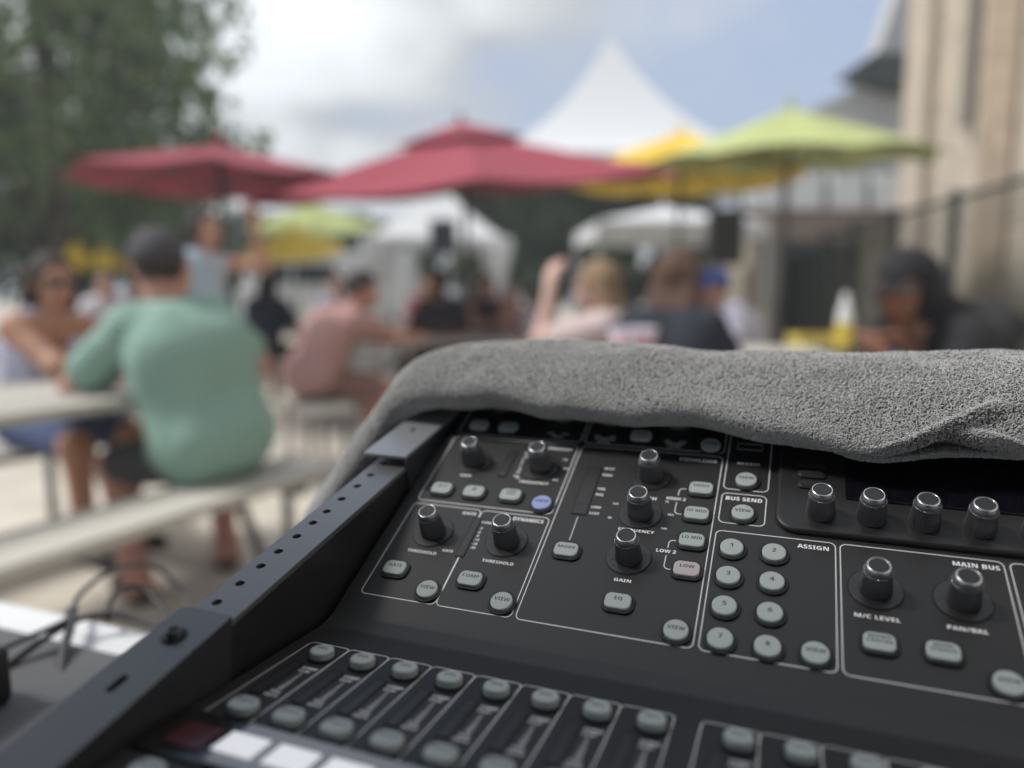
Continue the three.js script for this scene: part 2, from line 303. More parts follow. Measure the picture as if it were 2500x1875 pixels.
for (let i = 0; i < 8; i++) button('round', String(i + 1), i % 2 ? -31.8 : -53, -65.5 + Math.floor(i / 2) * 19.6);
for (let k = 0; k < 17; k++) { const a = stripLeft(k); if (a > 190) break; button('sel', 'SEL', a + 15.3, 37.4, greyCap, true); button('solo', 'SOLO', a + 15.1, 91.6, greyCap, true); }

// knobs
const RIBS = 44;
const knobBody = grid(RIBS * 4, 16, (a, b) => {
  const th = a * Math.PI * 2, H = 0.0162; let r, y;
  if (b <= 0.0625) { r = 0.0072; y = 0; } else {
    const t = (b - 0.0625) / 0.9375; y = t * H; r = mix(0.00735, 0.0059, Math.pow(t, 0.8));
    if (t > 0.93) r -= 0.0008 * ((t - 0.93) / 0.07) ** 1.5;
    const rib = sstep(0.02, 0.06, t) * (1 - sstep(0.78, 0.82, t)); r += rib * 0.00030 * Math.cos(th * RIBS);
  }
  return [r * Math.cos(th), y, -r * Math.sin(th)];
});
knobBody.computeVertexNormals();
const lathe = (pts, n = 48) => new THREE.LatheGeometry(pts.map(([r, y]) => new THREE.Vector2(r, y)), n);
const knobRing = lathe([[0.0054, 0.0158], [0.0054, 0.0162], [0.0053, 0.01655], [0.00505, 0.01682], [0.0048, 0.01688], [0.0046, 0.01676], [0.0046, 0.0160]]);
const knobCap = lathe([[0.0046, 0.0160], [0.0046, 0.01655], [0.0043, 0.01672], [0.0025, 0.01664], [0.00001, 0.0166]]);
const dots = merge(Array.from({ length: RIBS }, (_, i) => { const t = i / RIBS * Math.PI * 2; return new THREE.SphereGeometry(0.00026, 6, 4).translate(0.0063 * Math.cos(t), 0.0129, 0.0063 * Math.sin(t)); }));  // silver beads standing in for the glints at the rib ends
const ledRing = lathe([[0.0074, 0], [0.0074, 0.0005], [0.0076, 0.0006], [0.0119, 0.0006], [0.01212, 0.0004], [0.01212, 0]], 56), ringGap = lathe([[0.0121, 0.00012], [0.0127, 0.00012]], 56);
const ledSegs = merge(Array.from({ length: 13 }, (_, i) => { const t = (-225 + i * 22.5) * Math.PI / 180; return new THREE.BoxGeometry(0.0030, 0.0001, 0.0007).translate(0.0098, 0.00064, 0).rotateY(-t); }));
const knobMat = M(0.24, 0.24, 0.245, 0.34, { metalness: 0.75 }), silver = M(0.80, 0.80, 0.80, 0.26, { metalness: 1 }), knobTop = M(0.013, 0.013, 0.014, 0.45), ledMat = M(0.020, 0.020, 0.021, 0.36), segMat = M(0.032, 0.030, 0.030, 0.35);
function knob(u, v, y = 0, ring = true) {
  if (ring) { const l = part('led_ring', ledRing, ledMat, desk); l.position.set(u / 1000, 0.0002, v / 1000); part('ring_groove', ringGap, gapMat, l); part('led_segments', ledSegs, segMat, l); }
  const k = part('knob', knobBody, knobMat, desk); k.position.set(u / 1000, y + 0.0003, v / 1000); k.rotation.y = rnd() * 6;
  part('silver_rim', knobRing, silver, k); part('knob_cap', knobCap, knobTop, k); part('glint_dots', dots, silver, k);
}
[[-223.3, -117], [-176.3, -117.2], [-224, -51], [-176.8, -51.1], [-105.4, -117.6], [-105.7, -85], [-105.6, -51], [15.4, -51], [52.2, -51], [100, -51], [-175, -171], [-142, -171], [-96, -171], [-223.5, -178]].forEach(([u, v]) => knob(u, v));

// meters: a smoked strip sunk in a dark frame
function meter(u, v0, v1, w, low) {
  const L = (v1 - v0) / 1000, W = w / 1000, f = merge([box(W + 0.0012, 0.0005, 0.0006, 0, 0, -L / 2 - 0.0003), box(W + 0.0012, 0.0005, 0.0006, 0, 0, L / 2 + 0.0003), box(0.0006, 0.0005, L, -W / 2 - 0.0003, 0, 0), box(0.0006, 0.0005, L, W / 2 + 0.0003, 0, 0)]);
  const m = part('meter', f, gapMat, desk), c = (v0 + v1) / 2;
  if (low) { m.position.copy(lowPt(u / 1000, c / 1000, 0.0003)); m.quaternion.copy(qLow); } else m.position.set(u / 1000, 0.0003, c / 1000);
  part('meter_window', box(W, 0.0003, L), ledMat, m);
  const n = Math.round((v1 - v0) / 3.1), segs = []; for (let i = 0; i < n; i++) segs.push(box(W * 0.55, 0.0001, 0.0011, 0, 0.0002, -L / 2 + (i + 0.5) / n * L));
  part('meter_segments', merge(segs), segMat, m); return m;
}
meter(-200.5, -66, -35.4, 4.2); meter(-141.2, -121, -79.4, 8); const pm = meter(-199.4, -130, -105, 5);
for (let k = 0; k < 17; k++) { const a = stripLeft(k); if (a > 190) break; meter(a + 8.2, 46.4, 77, 4.6, true); }
{ // the red curve mark on the equaliser's display and the lit green segment of the preamp meter
  const red = M(0.16, 0.022, 0.018, 0.5), g = [];
  g.push(tube([[-0.1442, 0.0006, -0.0868], [-0.1425, 0.0006, -0.0874], [-0.1415, 0.0006, -0.0884], [-0.1392, 0.0006, -0.0884]], 0.00016, 16, 5), tube([[-0.1442, 0.0006, -0.0900], [-0.1427, 0.0006, -0.0896], [-0.1415, 0.0006, -0.0884]], 0.00016, 12, 5));
  part('curve_symbol', merge(g), red, desk);
  part('lit_segment', box(0.003, 0.0002, 0.0014, -0.1994, 0.0007, -0.1072), M(0.02, 0.10, 0.035, 0.5), desk);
}
{ // display module at the upper right: a raised plate with a row of encoders, dark side buttons and the screen
  const s = rrect(0.252, 0.172, 0.010), bv = 0.0022;
  const g = new THREE.ExtrudeGeometry(s, { depth: 0.0022, bevelEnabled: true, bevelThickness: bv, bevelSize: bv, bevelSegments: 4, curveSegments: 12 }).rotateX(-Math.PI / 2).translate(0.0955, -0.0010, -0.1705);
  part('display_bezel', g, M(0.013, 0.013, 0.014, 0.45), desk);
  const yT = 0.0034;
  part('display_screen', rbox(0.150, 0.0012, 0.118, 0.0005, 0.078, yT + 0.0004, -0.1685), M(0.004, 0.004, 0.007, 0.10), desk, 'switched off glossy black screen');
  for (let i = 0; i < 6; i++) knob(-9.6 + i * 24.8, -97, yT, false);
  for (const [tx, v] of [['EFFECTS', -118.5], ['LIBRARY', -127.5], ['', -136.5]]) { const b = part('button', collarGeo('mod'), collarMat, desk); b.position.set(-0.0145, yT + 0.0003, v / 1000); part('button_cap', capGeo('mod', tx), darkCap, b); }
  // usb socket above the ACCESS lettering
  part('usb_socket', merge([box(0.0136, 0.0008, 0.0008, -0.050, 0.0004, -0.1556), box(0.0136, 0.0008, 0.0008, -0.050, 0.0004, -0.1500), box(0.0008, 0.0008, 0.0064, -0.0572, 0.0004, -0.1528), box(0.0008, 0.0008, 0.0064, -0.0428, 0.0004, -0.1528)]), M(0.30, 0.30, 0.30, 0.4, { metalness: 0.6 }), desk);
}
{ // channel displays along the lower edge, one dark red, the others lit white behind a cover whose grey is painted reflection
  const litMat = M(0.70, 0.70, 0.72, 0.4, { emissive: new THREE.Color().setRGB(0.34, 0.34, 0.35) }), W = U1 - U0, place = (o, u, l, n) => { o.position.copy(lowPt(u, l, n)); o.quaternion.copy(qLow); };
  const bz = part('channel_display_bar', rbox(W - 0.004, 0.006, 0.0305, 0.001), M(0.004, 0.004, 0.005, 0.2), desk); place(bz, U0 + W / 2, 0.1135, -0.0018);
  const red = part('channel_display', rbox(0.0172, 0.0008, 0.0150, 0.0003), new THREE.MeshStandardMaterial({ color: new THREE.Color().setRGB(0.065, 0.010, 0.013), roughness: 0.25 }), desk, 'dark red channel display'); place(red, -0.2362, 0.1150, 0.0016);
  const strip = part('display_cover', rbox(0.430, 0.0012, 0.0268, 0.0004), M(0.33, 0.335, 0.35, 0.3), desk, 'cover strip around the white channel displays, sky reflection in its grey'); place(strip, -0.2205 + 0.215, 0.1140, 0.0019);
  for (let k = 1; k < 18; k++) { const a = stripLeft(k) / 1000; if (a > 0.19) break; const t = part('channel_display', rbox(0.0178, 0.0006, 0.0128, 0.0002), litMat, desk); place(t, a + 0.0113 + 0.0002, 0.1148, 0.0028); }
  for (let k = 0; k < 8; k++) { const b = part('button', collarGeo('solo'), collarMat, desk); place(b, (stripLeft(k) + 15) / 1000, 0.1405, 0.0004); part('button_cap', capGeo('solo', 'MUTE'), greyCap, b); }
}

// ------------------------------------------------------------------ rack rail with threaded holes beside the console, and the two brackets screwed to it
const RA = 15.48 * Math.PI / 180, RH0 = 0.03905;
const railM = new THREE.Matrix4().makeBasis(V(0, Math.sin(RA), Math.cos(RA)), V(1, 0, 0), V(0, Math.cos(RA), -Math.sin(RA))).setPosition(0, RH0, 0);   // (s along, u across, n out)
const steel = (r, g, b, ro) => { const t = noiseTex(256, (x, y) => { const n = 0.78 + 0.15 * fbm(x * 60, y * 60, 3, 3) - 0.10 * sstep(0.62, 0.7, fbm(x * 16, y * 16, 9, 4)); return [n, n, n]; }); t.repeat.set(9, 9); return new THREE.MeshPhysicalMaterial({ color: new THREE.Color().setRGB(r, g, b), roughness: ro, roughnessMap: t, clearcoat: 0.7, clearcoatRoughness: 0.32 }); };
const railTop = steel(0.100, 0.100, 0.101, 0.40), railBlack = steel(0.010, 0.010, 0.011, 0.5), bracketMat = steel(0.028, 0.030, 0.034, 0.42);
{
  const rail = inConsole(thing('rack_rail', 'dark steel rack rail with a row of threaded holes beside the mixing console', 'rack rail'));
  const s = new THREE.Shape(); const s0 = -0.26, s1 = 0.31, uo = -0.2825, ui = -0.2578;
  s.moveTo(s0, uo); s.lineTo(s1, uo); s.lineTo(s1, ui); s.lineTo(s0, ui); s.closePath();
  const vs = []; for (const v of [-92.5, -75.2, -59.8, -43.1, -28, -15, -0.5, 14.8, 28.6, 43.8, 59.3, 75, 89, 104, 119, 134, 149, 165, -108, -124, -140]) vs.push(v / 1000 / Math.cos(RA));
  for (const v of vs) { const h = new THREE.Path(); h.absarc(v, -0.2748, 0.0028, 0, Math.PI * 2, true); s.holes.push(h); }
  part('rail_face', new THREE.ExtrudeGeometry(s, { depth: 0.0022, bevelEnabled: true, bevelThickness: 0.0004, bevelSize: 0.0004, bevelSegments: 2, curveSegments: 10 }).translate(0, 0, -0.0026).applyMatrix4(railM), railTop, rail);
  const sleeve = new THREE.LatheGeometry([[0.0029, 0], [0.0026, -0.001], [0.0029, -0.002], [0.0026, -0.003], [0.0029, -0.004], [0.0026, -0.005], [0.0026, -0.012], [0.0001, -0.012]].map(([r, y]) => new THREE.Vector2(r, y)), 14).rotateX(Math.PI / 2);
  for (const v of vs) part('threaded_hole', sleeve.clone().translate(v, -0.2748, -0.0026).applyMatrix4(railM), railBlack, rail);
  part('rail_web', box(s1 - s0, 0.0018, 0.092, (s0 + s1) / 2, -0.2590, -0.048).applyMatrix4(railM), railBlack, rail, 'black inner face of the rail down to the panel');
  part('rail_flange', box(s1 - s0, 0.0018, 0.120, (s0 + s1) / 2, -0.2816, -0.063).applyMatrix4(railM), railBlack, rail);
}
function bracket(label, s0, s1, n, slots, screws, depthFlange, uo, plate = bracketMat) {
  const b = inConsole(thing('rack_bracket', label, 'bracket', 'brackets screwed to the rack rail'));
  const ui = -0.2566, sh = new THREE.Shape(), c = 0.004;
  sh.moveTo(s0 + c, uo); sh.lineTo(s1, uo); sh.lineTo(s1, ui); sh.lineTo(s0 + c * 0.4, ui); sh.quadraticCurveTo(s0, ui, s0, ui - c * 0.5); sh.lineTo(s0, uo + c); sh.quadraticCurveTo(s0, uo, s0 + c, uo);
  for (const [v, u, w, l] of slots) { const h = new THREE.Path(), x = v / Math.cos(RA), r = w / 2; h.absarc(x - l / 2, u, r, Math.PI / 2, Math.PI * 1.5, false); h.absarc(x + l / 2, u, r, -Math.PI / 2, Math.PI / 2, false); sh.holes.push(h); }
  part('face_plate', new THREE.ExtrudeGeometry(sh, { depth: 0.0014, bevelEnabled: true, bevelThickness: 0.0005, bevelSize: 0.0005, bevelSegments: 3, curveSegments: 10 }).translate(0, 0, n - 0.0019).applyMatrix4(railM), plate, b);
  const fs = new THREE.Shape(); fs.moveTo(s0 + 0.0006, 0); fs.lineTo(s1, 0); fs.lineTo(s1, -depthFlange); fs.lineTo(s0 + depthFlange * 0.30, -depthFlange); fs.closePath();
  for (const [x, y, r] of [[0.052, -0.022, 0.0017], [0.088, -0.030, 0.0017]]) if (s1 - s0 > 0.17) { const h = new THREE.Path(); h.absarc(s0 + x, y, r, 0, 7, true); fs.holes.push(h); }
  part('side_flange', new THREE.ExtrudeGeometry(fs, { depth: 0.0014, bevelEnabled: false }).rotateX(Math.PI / 2).translate(0, ui, n - 0.0012).applyMatrix4(railM), bracketMat, b);
  for (const [v, u] of screws) {
    const x = v / Math.cos(RA), head = new THREE.LatheGeometry([[0.0046, 0], [0.0047, 0.0006], [0.0044, 0.0016], [0.0034, 0.0026], [0.0022, 0.0030], [0.0014, 0.0030], [0.0005, 0.0012], [0.00001, 0.0011]].map(([r, y]) => new THREE.Vector2(r, y)), 28).rotateX(Math.PI / 2).translate(x, u, n + 0.0003);
    const sc = part('screw', head.applyMatrix4(railM), M(0.035, 0.035, 0.036, 0.25, { metalness: 0.5 }), b);
    part('screw_cross', merge([box(0.0042, 0.0008, 0.0006, x, u, n + 0.0032), box(0.0008, 0.0042, 0.0006, x, u, n + 0.0032)]).applyMatrix4(railM), gapMat, sc);
    part('washer', new THREE.CylinderGeometry(0.0058, 0.0058, 0.0006, 26).rotateX(Math.PI / 2).translate(x, u, n + 0.0002).applyMatrix4(railM), M(0.02, 0.02, 0.021, 0.4), sc);
  }
  return b;
}
bracket('blue grey steel bracket with a cross head screw and slot, nearest the camera', 0.0716, 0.31, 0.0030, [[0.1165, -0.2716, 0.0048, 0.0058]], [[0.0872, -0.2716]], 0.050, -0.2848);
bracket('steel bracket with a slot, sky sheen in its plate colour, partly under the grey towel', -0.26, -0.0925, 0.0080, [[-0.130, -0.2735, 0.0032, 0.0050]], [[-0.170, -0.2760]], 0.048, -0.2875, steel(0.20, 0.205, 0.215, 0.40));  // plate colour lightened to carry the sky sheen on its face

// ------------------------------------------------------------------ added canopy, unseen behind the camera: it shades what faces the camera
{
  const yaw = Math.atan2(-dirW(0).z, dirW(0).x), uD = V(dirW(0).x, 0, dirW(0).z).normalize(), vD = V(dirW(1).x, 0, dirW(1).z).normalize();
  const c = V(0.1, 0, -0.02).addScaledVector(vD, 1.5), g = thing('shade_canopy', 'added dark navy canopy, unseen above and behind the camera, shading what faces it', 'canopy', null, [c.x, 0, c.z], yaw);
  const fab = new THREE.MeshStandardMaterial({ color: new THREE.Color().setRGB(0.016, 0.018, 0.032), roughness: 0.85, side: THREE.DoubleSide }), leg = M(0.5, 0.5, 0.51, 0.4, { metalness: 0.5 }), e = 2.10, p = 2.95;
  for (let k = 0; k < 4; k++) {
    const ry = k * Math.PI / 2, x = [1.5, 1.5, -1.5, -1.5][k], z = [1.5, -1.5, -1.5, 1.5][k];
    part('roof_panel', grid(10, 10, (a, b) => { const w = mix(0.02, 1.5, b); return [mix(-w, w, a), mix(p, e, b), w]; }).rotateY(ry), fab, g);
    part('valance', grid(20, 2, (a, b) => [mix(-1.5, 1.5, a), e - b * (0.24 - 0.04 * Math.abs(Math.sin(a * Math.PI * 5))), 1.502]).rotateY(ry), fab, g);
    if (!k) part('back_wall', grid(30, 6, (a, b) => [mix(-1.48, 1.48, a), mix(e - 0.05, 0.02, b), 1.46 + 0.02 * Math.sin(a * 40)]), fab, g);  // unseen wall, added to block sky light from behind the camera
    part('leg', box(0.035, e, 0.035, x * 0.985, e / 2, z * 0.985), leg, g); part('eave_rail', box(2.9, 0.03, 0.02, 0, e - 0.03, 1.47).rotateY(ry), leg, g);
  }
}

// ------------------------------------------------------------------ grey terry towel over the top of the console
{
  const towel = inConsole(thing('towel', 'grey terry towel draped over the top of the mixing console', 'towel'));
  // section (v, n) from the tucked hem over the rounded front and back down behind
  const sec = [[-0.172, 0.016], [-0.157, 0.0145], [-0.1440, 0.0175], [-0.1395, 0.0250], [-0.1410, 0.0325], [-0.151, 0.0378], [-0.171, 0.0402], [-0.196, 0.0385], [-0.232, 0.022], [-0.264, -0.004], [-0.286, -0.045], [-0.295, -0.120], [-0.300, -0.200]];
  const curve = new THREE.CatmullRomCurve3(sec.map(([v, n]) => V(v, n, 0)), false, 'catmullrom', 0.5);
  const LAY = new Array(401).fill(0).map((_, i) => curve.getPoint(i / 400));
  const secAt = q => LAY[Math.max(0, Math.min(400, Math.round(q * 400)))].clone().lerp(LAY[Math.min(400, Math.ceil(q * 400))], 0);
  const K = sec.length - 1;
  const ang = 49 * Math.PI / 180, uB = -0.252, rho = 0.042, uR = 0.275;
  const arcL = rho * ang, flatL = uR - uB, dropL = 0.20;
  const surf = (a, q) => {
    const l = a * (flatL + arcL + dropL); let u, h, nu, nh;
    if (l < flatL) { u = uR - l; h = 0; nu = 0; nh = 1; }
    else if (l < flatL + arcL) { const t = (l - flatL) / rho; u = uB - rho * Math.sin(t); h = -rho * (1 - Math.cos(t)); nu = -Math.sin(t); nh = Math.cos(t); }
    else { const t = l - flatL - arcL; u = uB - rho * Math.sin(ang) - t * Math.cos(ang); h = -rho * (1 - Math.cos(ang)) - t * Math.sin(ang); nu = -Math.sin(ang); nh = Math.cos(ang); }
    const c = q * 400, i0 = Math.min(399, Math.floor(c)), f = c - i0, A = LAY[i0], B = LAY[i0 + 1];
    let v = A.x + (B.x - A.x) * f, n = A.y + (B.y - A.y) * f; const qi = q * K, uf = uR - l;
    // hem comes forward to the right, waves a little
    const front = 1 - sstep(3.0, 7.0, qi);
    v -= front * 0.0095 * (1 - sstep(-0.10, 0.03, uf));
    v += front * (0.010 * sstep(-0.30, 0.03, uf) - 0.004 * sstep(0.03, 0.10, uf) + 0.0022 * Math.sin(uf * 41 + 1) + 0.0015 * Math.sin(uf * 97));
    n += 0.0045 * (fbm(uf * 16 + 3, v * 16, 2, 3) - 0.5) * 2 + 0.0016 * (fbm(uf * 55, v * 55, 5, 3) - 0.5) * 2;
    n += sstep(4, 6, qi) * (0.0022 * Math.exp(-(((uf + 0.20) / 0.055) ** 2)) - 0.0030 * Math.exp(-(((uf + 0.085) / 0.035) ** 2)) + 0.0040 * sstep(0.02, 0.09, uf));
    // two creases meeting at the right: the patch between them is pushed in
    const u1 = 0.006 + (qi - 2.2) * 0.026, u2 = 0.088 - (qi - 2.2) * 0.020;
    const rec = sstep(0, 0.010, uf - u1) * sstep(-0.004, 0.010, u2 - uf) * (1 - sstep(5.0, 6.0, qi));
    const lip = Math.exp(-(((uf - u1 + 0.007) / 0.008) ** 2)) * (1 - sstep(4.6, 5.6, qi)) + 0.8 * Math.exp(-(((uf - u2 - 0.012) / 0.010) ** 2)) * (1 - sstep(3.4, 4.6, qi));
    n += 0.0070 * lip * sstep(1.5, 2.6, qi); n -= 0.013 * rec * sstep(2.0, 3.2, qi); v -= 0.020 * rec * front * sstep(1.9, 3.1, qi);
    v += front * 0.040 * sstep(flatL + arcL * 0.6, flatL + arcL + 0.05, l);
    return [u + nu * n, h + nh * n, v];
  };
  const NA = 260, NQ = 150;
  const mat = new THREE.MeshPhysicalMaterial({ color: new THREE.Color().setRGB(0.20, 0.198, 0.193), roughness: 1, sheen: 0.25, sheenRoughness: 0.6, sheenColor: new THREE.Color(0.5, 0.5, 0.5) });
  part('cloth', grid(NA, NQ, (a, b) => surf(a, b)), mat, towel);
  // terry loops standing all over the cloth
  const loop = new THREE.TorusGeometry(0.00100, 0.00030, 5, 9, Math.PI * 1.3).rotateZ(-Math.PI * 0.125).scale(0.82, 1.15, 1.0);
  const N = 150000, im = new THREE.InstancedMesh(loop, M(0.45, 0.45, 0.445, 0.95), N), m = new THREE.Matrix4(), q = new THREE.Quaternion(), P = V(0, 0, 0), X = V(0, 0, 0), Y = V(0, 0, 0), Z = V(0, 0, 0), col = new THREE.Color();
  for (let i = 0; i < N; i++) {
    const a = Math.pow(rnd(), 1) * 1.0, b = 0.05 + rnd() * 0.60, e = 0.0015;
    const p0 = surf(a, b), pa = surf(Math.min(1, a + e), b), pb = surf(a, Math.min(1, b + e));
    P.set(...p0); X.set(pa[0] - p0[0], pa[1] - p0[1], pa[2] - p0[2]); Z.set(pb[0] - p0[0], pb[1] - p0[1], pb[2] - p0[2]);
    Y.crossVectors(Z, X).normalize();
    // outward: away from the cloth's inside
    X.set(rr(-1, 1), rr(-1, 1), rr(-1, 1)).addScaledVector(Y, 0); X.addScaledVector(Y, -X.dot(Y)).normalize();
    Y.addScaledVector(X, rr(-0.8, 0.8)).addScaledVector(V(rr(-1, 1), rr(-1, 1), rr(-1, 1)), 0.75).normalize(); X.addScaledVector(Y, -X.dot(Y)).normalize(); Z.crossVectors(X, Y);
    m.makeBasis(X, Y, Z).scale(V(1, 1, 1).multiplyScalar(rr(0.65, 1.0))).setPosition(P.addScaledVector(Y, 0.0002)); im.setMatrixAt(i, m);
    const g = rr(0.86, 1.12); im.setColorAt(i, col.setRGB(g, g, g));
  }
  im.name = 'terry_loops'; im.userData = { kind: 'stuff' }; shadow(im); towel.add(im);
}

// ------------------------------------------------------------------ the table under the console, with cables and boxes at the left
const uW = dirW(0), vW = V(dirW(1).x, 0, dirW(1).z).normalize(); uW.y = 0; uW.normalize();
const tableTurn = Math.atan2(-uW.z, uW.x);
{
  const edge = at(0, 1485, 0.80), c0 = camToWorld(...CT);
  // table centre: behind edge runs along u through the white strip seen at the left
  const back = at(210, 1490, 0.735); back.y = TABLE_Y;
  const ctr = back.clone().addScaledVector(vW, 0.375).addScaledVector(uW, 0.36);
  const t = thing('folding_table', 'white plastic folding table under the mixing console', 'table', null, [ctr.x, 0, ctr.z], tableTurn);
  part('tabletop', rbox(1.83, 0.045, 0.76, 0.012, 0, TABLE_Y - 0.0225, 0), M(0.78, 0.79, 0.80, 0.45), t);
  const lm = M(0.25, 0.25, 0.26, 0.4, { metalness: 0.6 });
  for (const sx of [-1, 1]) for (const sz of [-1, 1]) part('leg', cyl(0.014, 0.014, TABLE_Y - 0.05, sx * 0.72, (TABLE_Y - 0.05) / 2, sz * 0.28, 14), lm, t);
  for (const sx of [-1, 1]) part('cross_bar', new THREE.CylinderGeometry(0.010, 0.010, 0.56, 12).rotateX(Math.PI / 2).translate(sx * 0.72, 0.12, 0), lm, t);
  // dark mat on the table, short of the far edge
  const mt = thing('table_mat', 'grey mat spread on the white folding table left of the console', 'mat', null, [ctr.x, TABLE_Y + 0.001, ctr.z], tableTurn);
  part('mat_sheet', rbox(1.70, 0.004, 0.70, 0.0015, -0.05, 0.002, 0.026), M(0.13, 0.132, 0.138, 0.85), mt);
  const cab = (label, pts, r, mat) => { const g = thing('cable', label, 'cable', 'loose cables left of the console'); part('cable_run', tube(pts, r, 60, 8), mat, g); };
  const cm = M(0.022, 0.022, 0.024, 0.5), cg = M(0.06, 0.06, 0.064, 0.5);
  cab('black cable looping up in an arc behind the bracket', [at(262, 1512, 0.70), at(268, 1470, 0.72), at(300, 1436, 0.74), at(345, 1436, 0.75), at(385, 1470, 0.74), at(420, 1520, 0.72), at(445, 1580, 0.69)], 0.0028, cm);
  cab('black cable lying along the white table edge', [at(-60, 1680, 0.60), at(40, 1610, 0.635), at(130, 1545, 0.665), at(200, 1510, 0.69), at(262, 1500, 0.70), at(330, 1512, 0.70), at(400, 1530, 0.69), at(480, 1560, 0.68)], 0.0030, cm);
  cab('grey cable dropping straight down across the mat', [at(170, 1490, 0.70), at(172, 1530, 0.675), at(160, 1570, 0.655), at(150, 1630, 0.63), at(150, 1700, 0.605), at(152, 1760, 0.59)], 0.0042, cg);
  cab('grey cable rising from the left edge of the frame', [at(-40, 1605, 0.62), at(60, 1560, 0.645), at(130, 1530, 0.66), at(180, 1500, 0.70), at(185, 1465, 0.73), at(230, 1420, 0.77), at(300, 1385, 0.82), at(380, 1385, 0.85), at(440, 1440, 0.85), at(470, 1500, 0.83)], 0.0026, cg);
  const bp = at(-215, 1890, 0.53), bb = thing('power_box', 'small black box on the table at the lower left', 'box', null, [bp.x, TABLE_Y + 0.006, bp.z], tableTurn + 0.15);
  part('case', rbox(0.10, 0.045, 0.12, 0.006, -0.02, 0.0225, 0.0), M(0.010, 0.010, 0.011, 0.4), bb); part('socket', rbox(0.03, 0.02, 0.006, 0.002, 0.0, 0.024, -0.062), M(0.03, 0.03, 0.03, 0.4), bb);
}

// ------------------------------------------------------------------ smooth bodies: distance fields meshed on a grid
function surfaceNets(nx, ny, nz, F, org, cell) {
  const pos = [], idx = [], map = new Int32Array(nx * ny * nz).fill(-1), I = (x, y, z) => x + nx * (y + ny * z);
  for (let z = 0; z < nz - 1; z++) for (let y = 0; y < ny - 1; y++) for (let x = 0; x < nx - 1; x++) {
    let mask = 0; const v = [];
    for (let c = 0; c < 8; c++) { const f = F[I(x + (c & 1), y + ((c >> 1) & 1), z + (c >> 2))]; v.push(f); if (f < 0) mask |= 1 << c; }
    if (mask === 0 || mask === 255) continue;
    let sx = 0, sy = 0, sz = 0, n = 0;
    for (let a = 0; a < 8; a++) for (let b = 0; b < 3; b++) { const o = a | (1 << b); if (o === a) continue; if ((v[a] < 0) === (v[o] < 0)) continue; const t = v[a] / (v[a] - v[o]); sx += (a & 1) + (b === 0 ? t : 0); sy += ((a >> 1) & 1) + (b === 1 ? t : 0); sz += (a >> 2) + (b === 2 ? t : 0); n++; }
    map[I(x, y, z)] = pos.length / 3; pos.push(org.x + (x + sx / n) * cell, org.y + (y + sy / n) * cell, org.z + (z + sz / n) * cell);
  }
  const quad = (a, b, c, d, flip) => { if (a < 0 || b < 0 || c < 0 || d < 0) return; flip ? idx.push(a, b, c, a, c, d) : idx.push(a, c, b, a, d, c); };
  for (let z = 1; z < nz - 1; z++) for (let y = 1; y < ny - 1; y++) for (let x = 1; x < nx - 1; x++) {
    const s = F[I(x, y, z)] < 0;
    if (s !== F[I(x + 1, y, z)] < 0) quad(map[I(x, y - 1, z - 1)], map[I(x, y, z - 1)], map[I(x, y, z)], map[I(x, y - 1, z)], s);
    if (s !== F[I(x, y + 1, z)] < 0) quad(map[I(x - 1, y, z - 1)], map[I(x - 1, y, z)], map[I(x, y, z)], map[I(x, y, z - 1)], s);
    if (s !== F[I(x, y, z + 1)] < 0) quad(map[I(x - 1, y - 1, z)], map[I(x, y - 1, z)], map[I(x, y, z)], map[I(x - 1, y, z)], s);
  }
  const g = new THREE.BufferGeometry(); g.setAttribute('position', new THREE.Float32BufferAttribute(pos, 3)); g.setIndex(idx); g.computeVertexNormals(); return g;
}
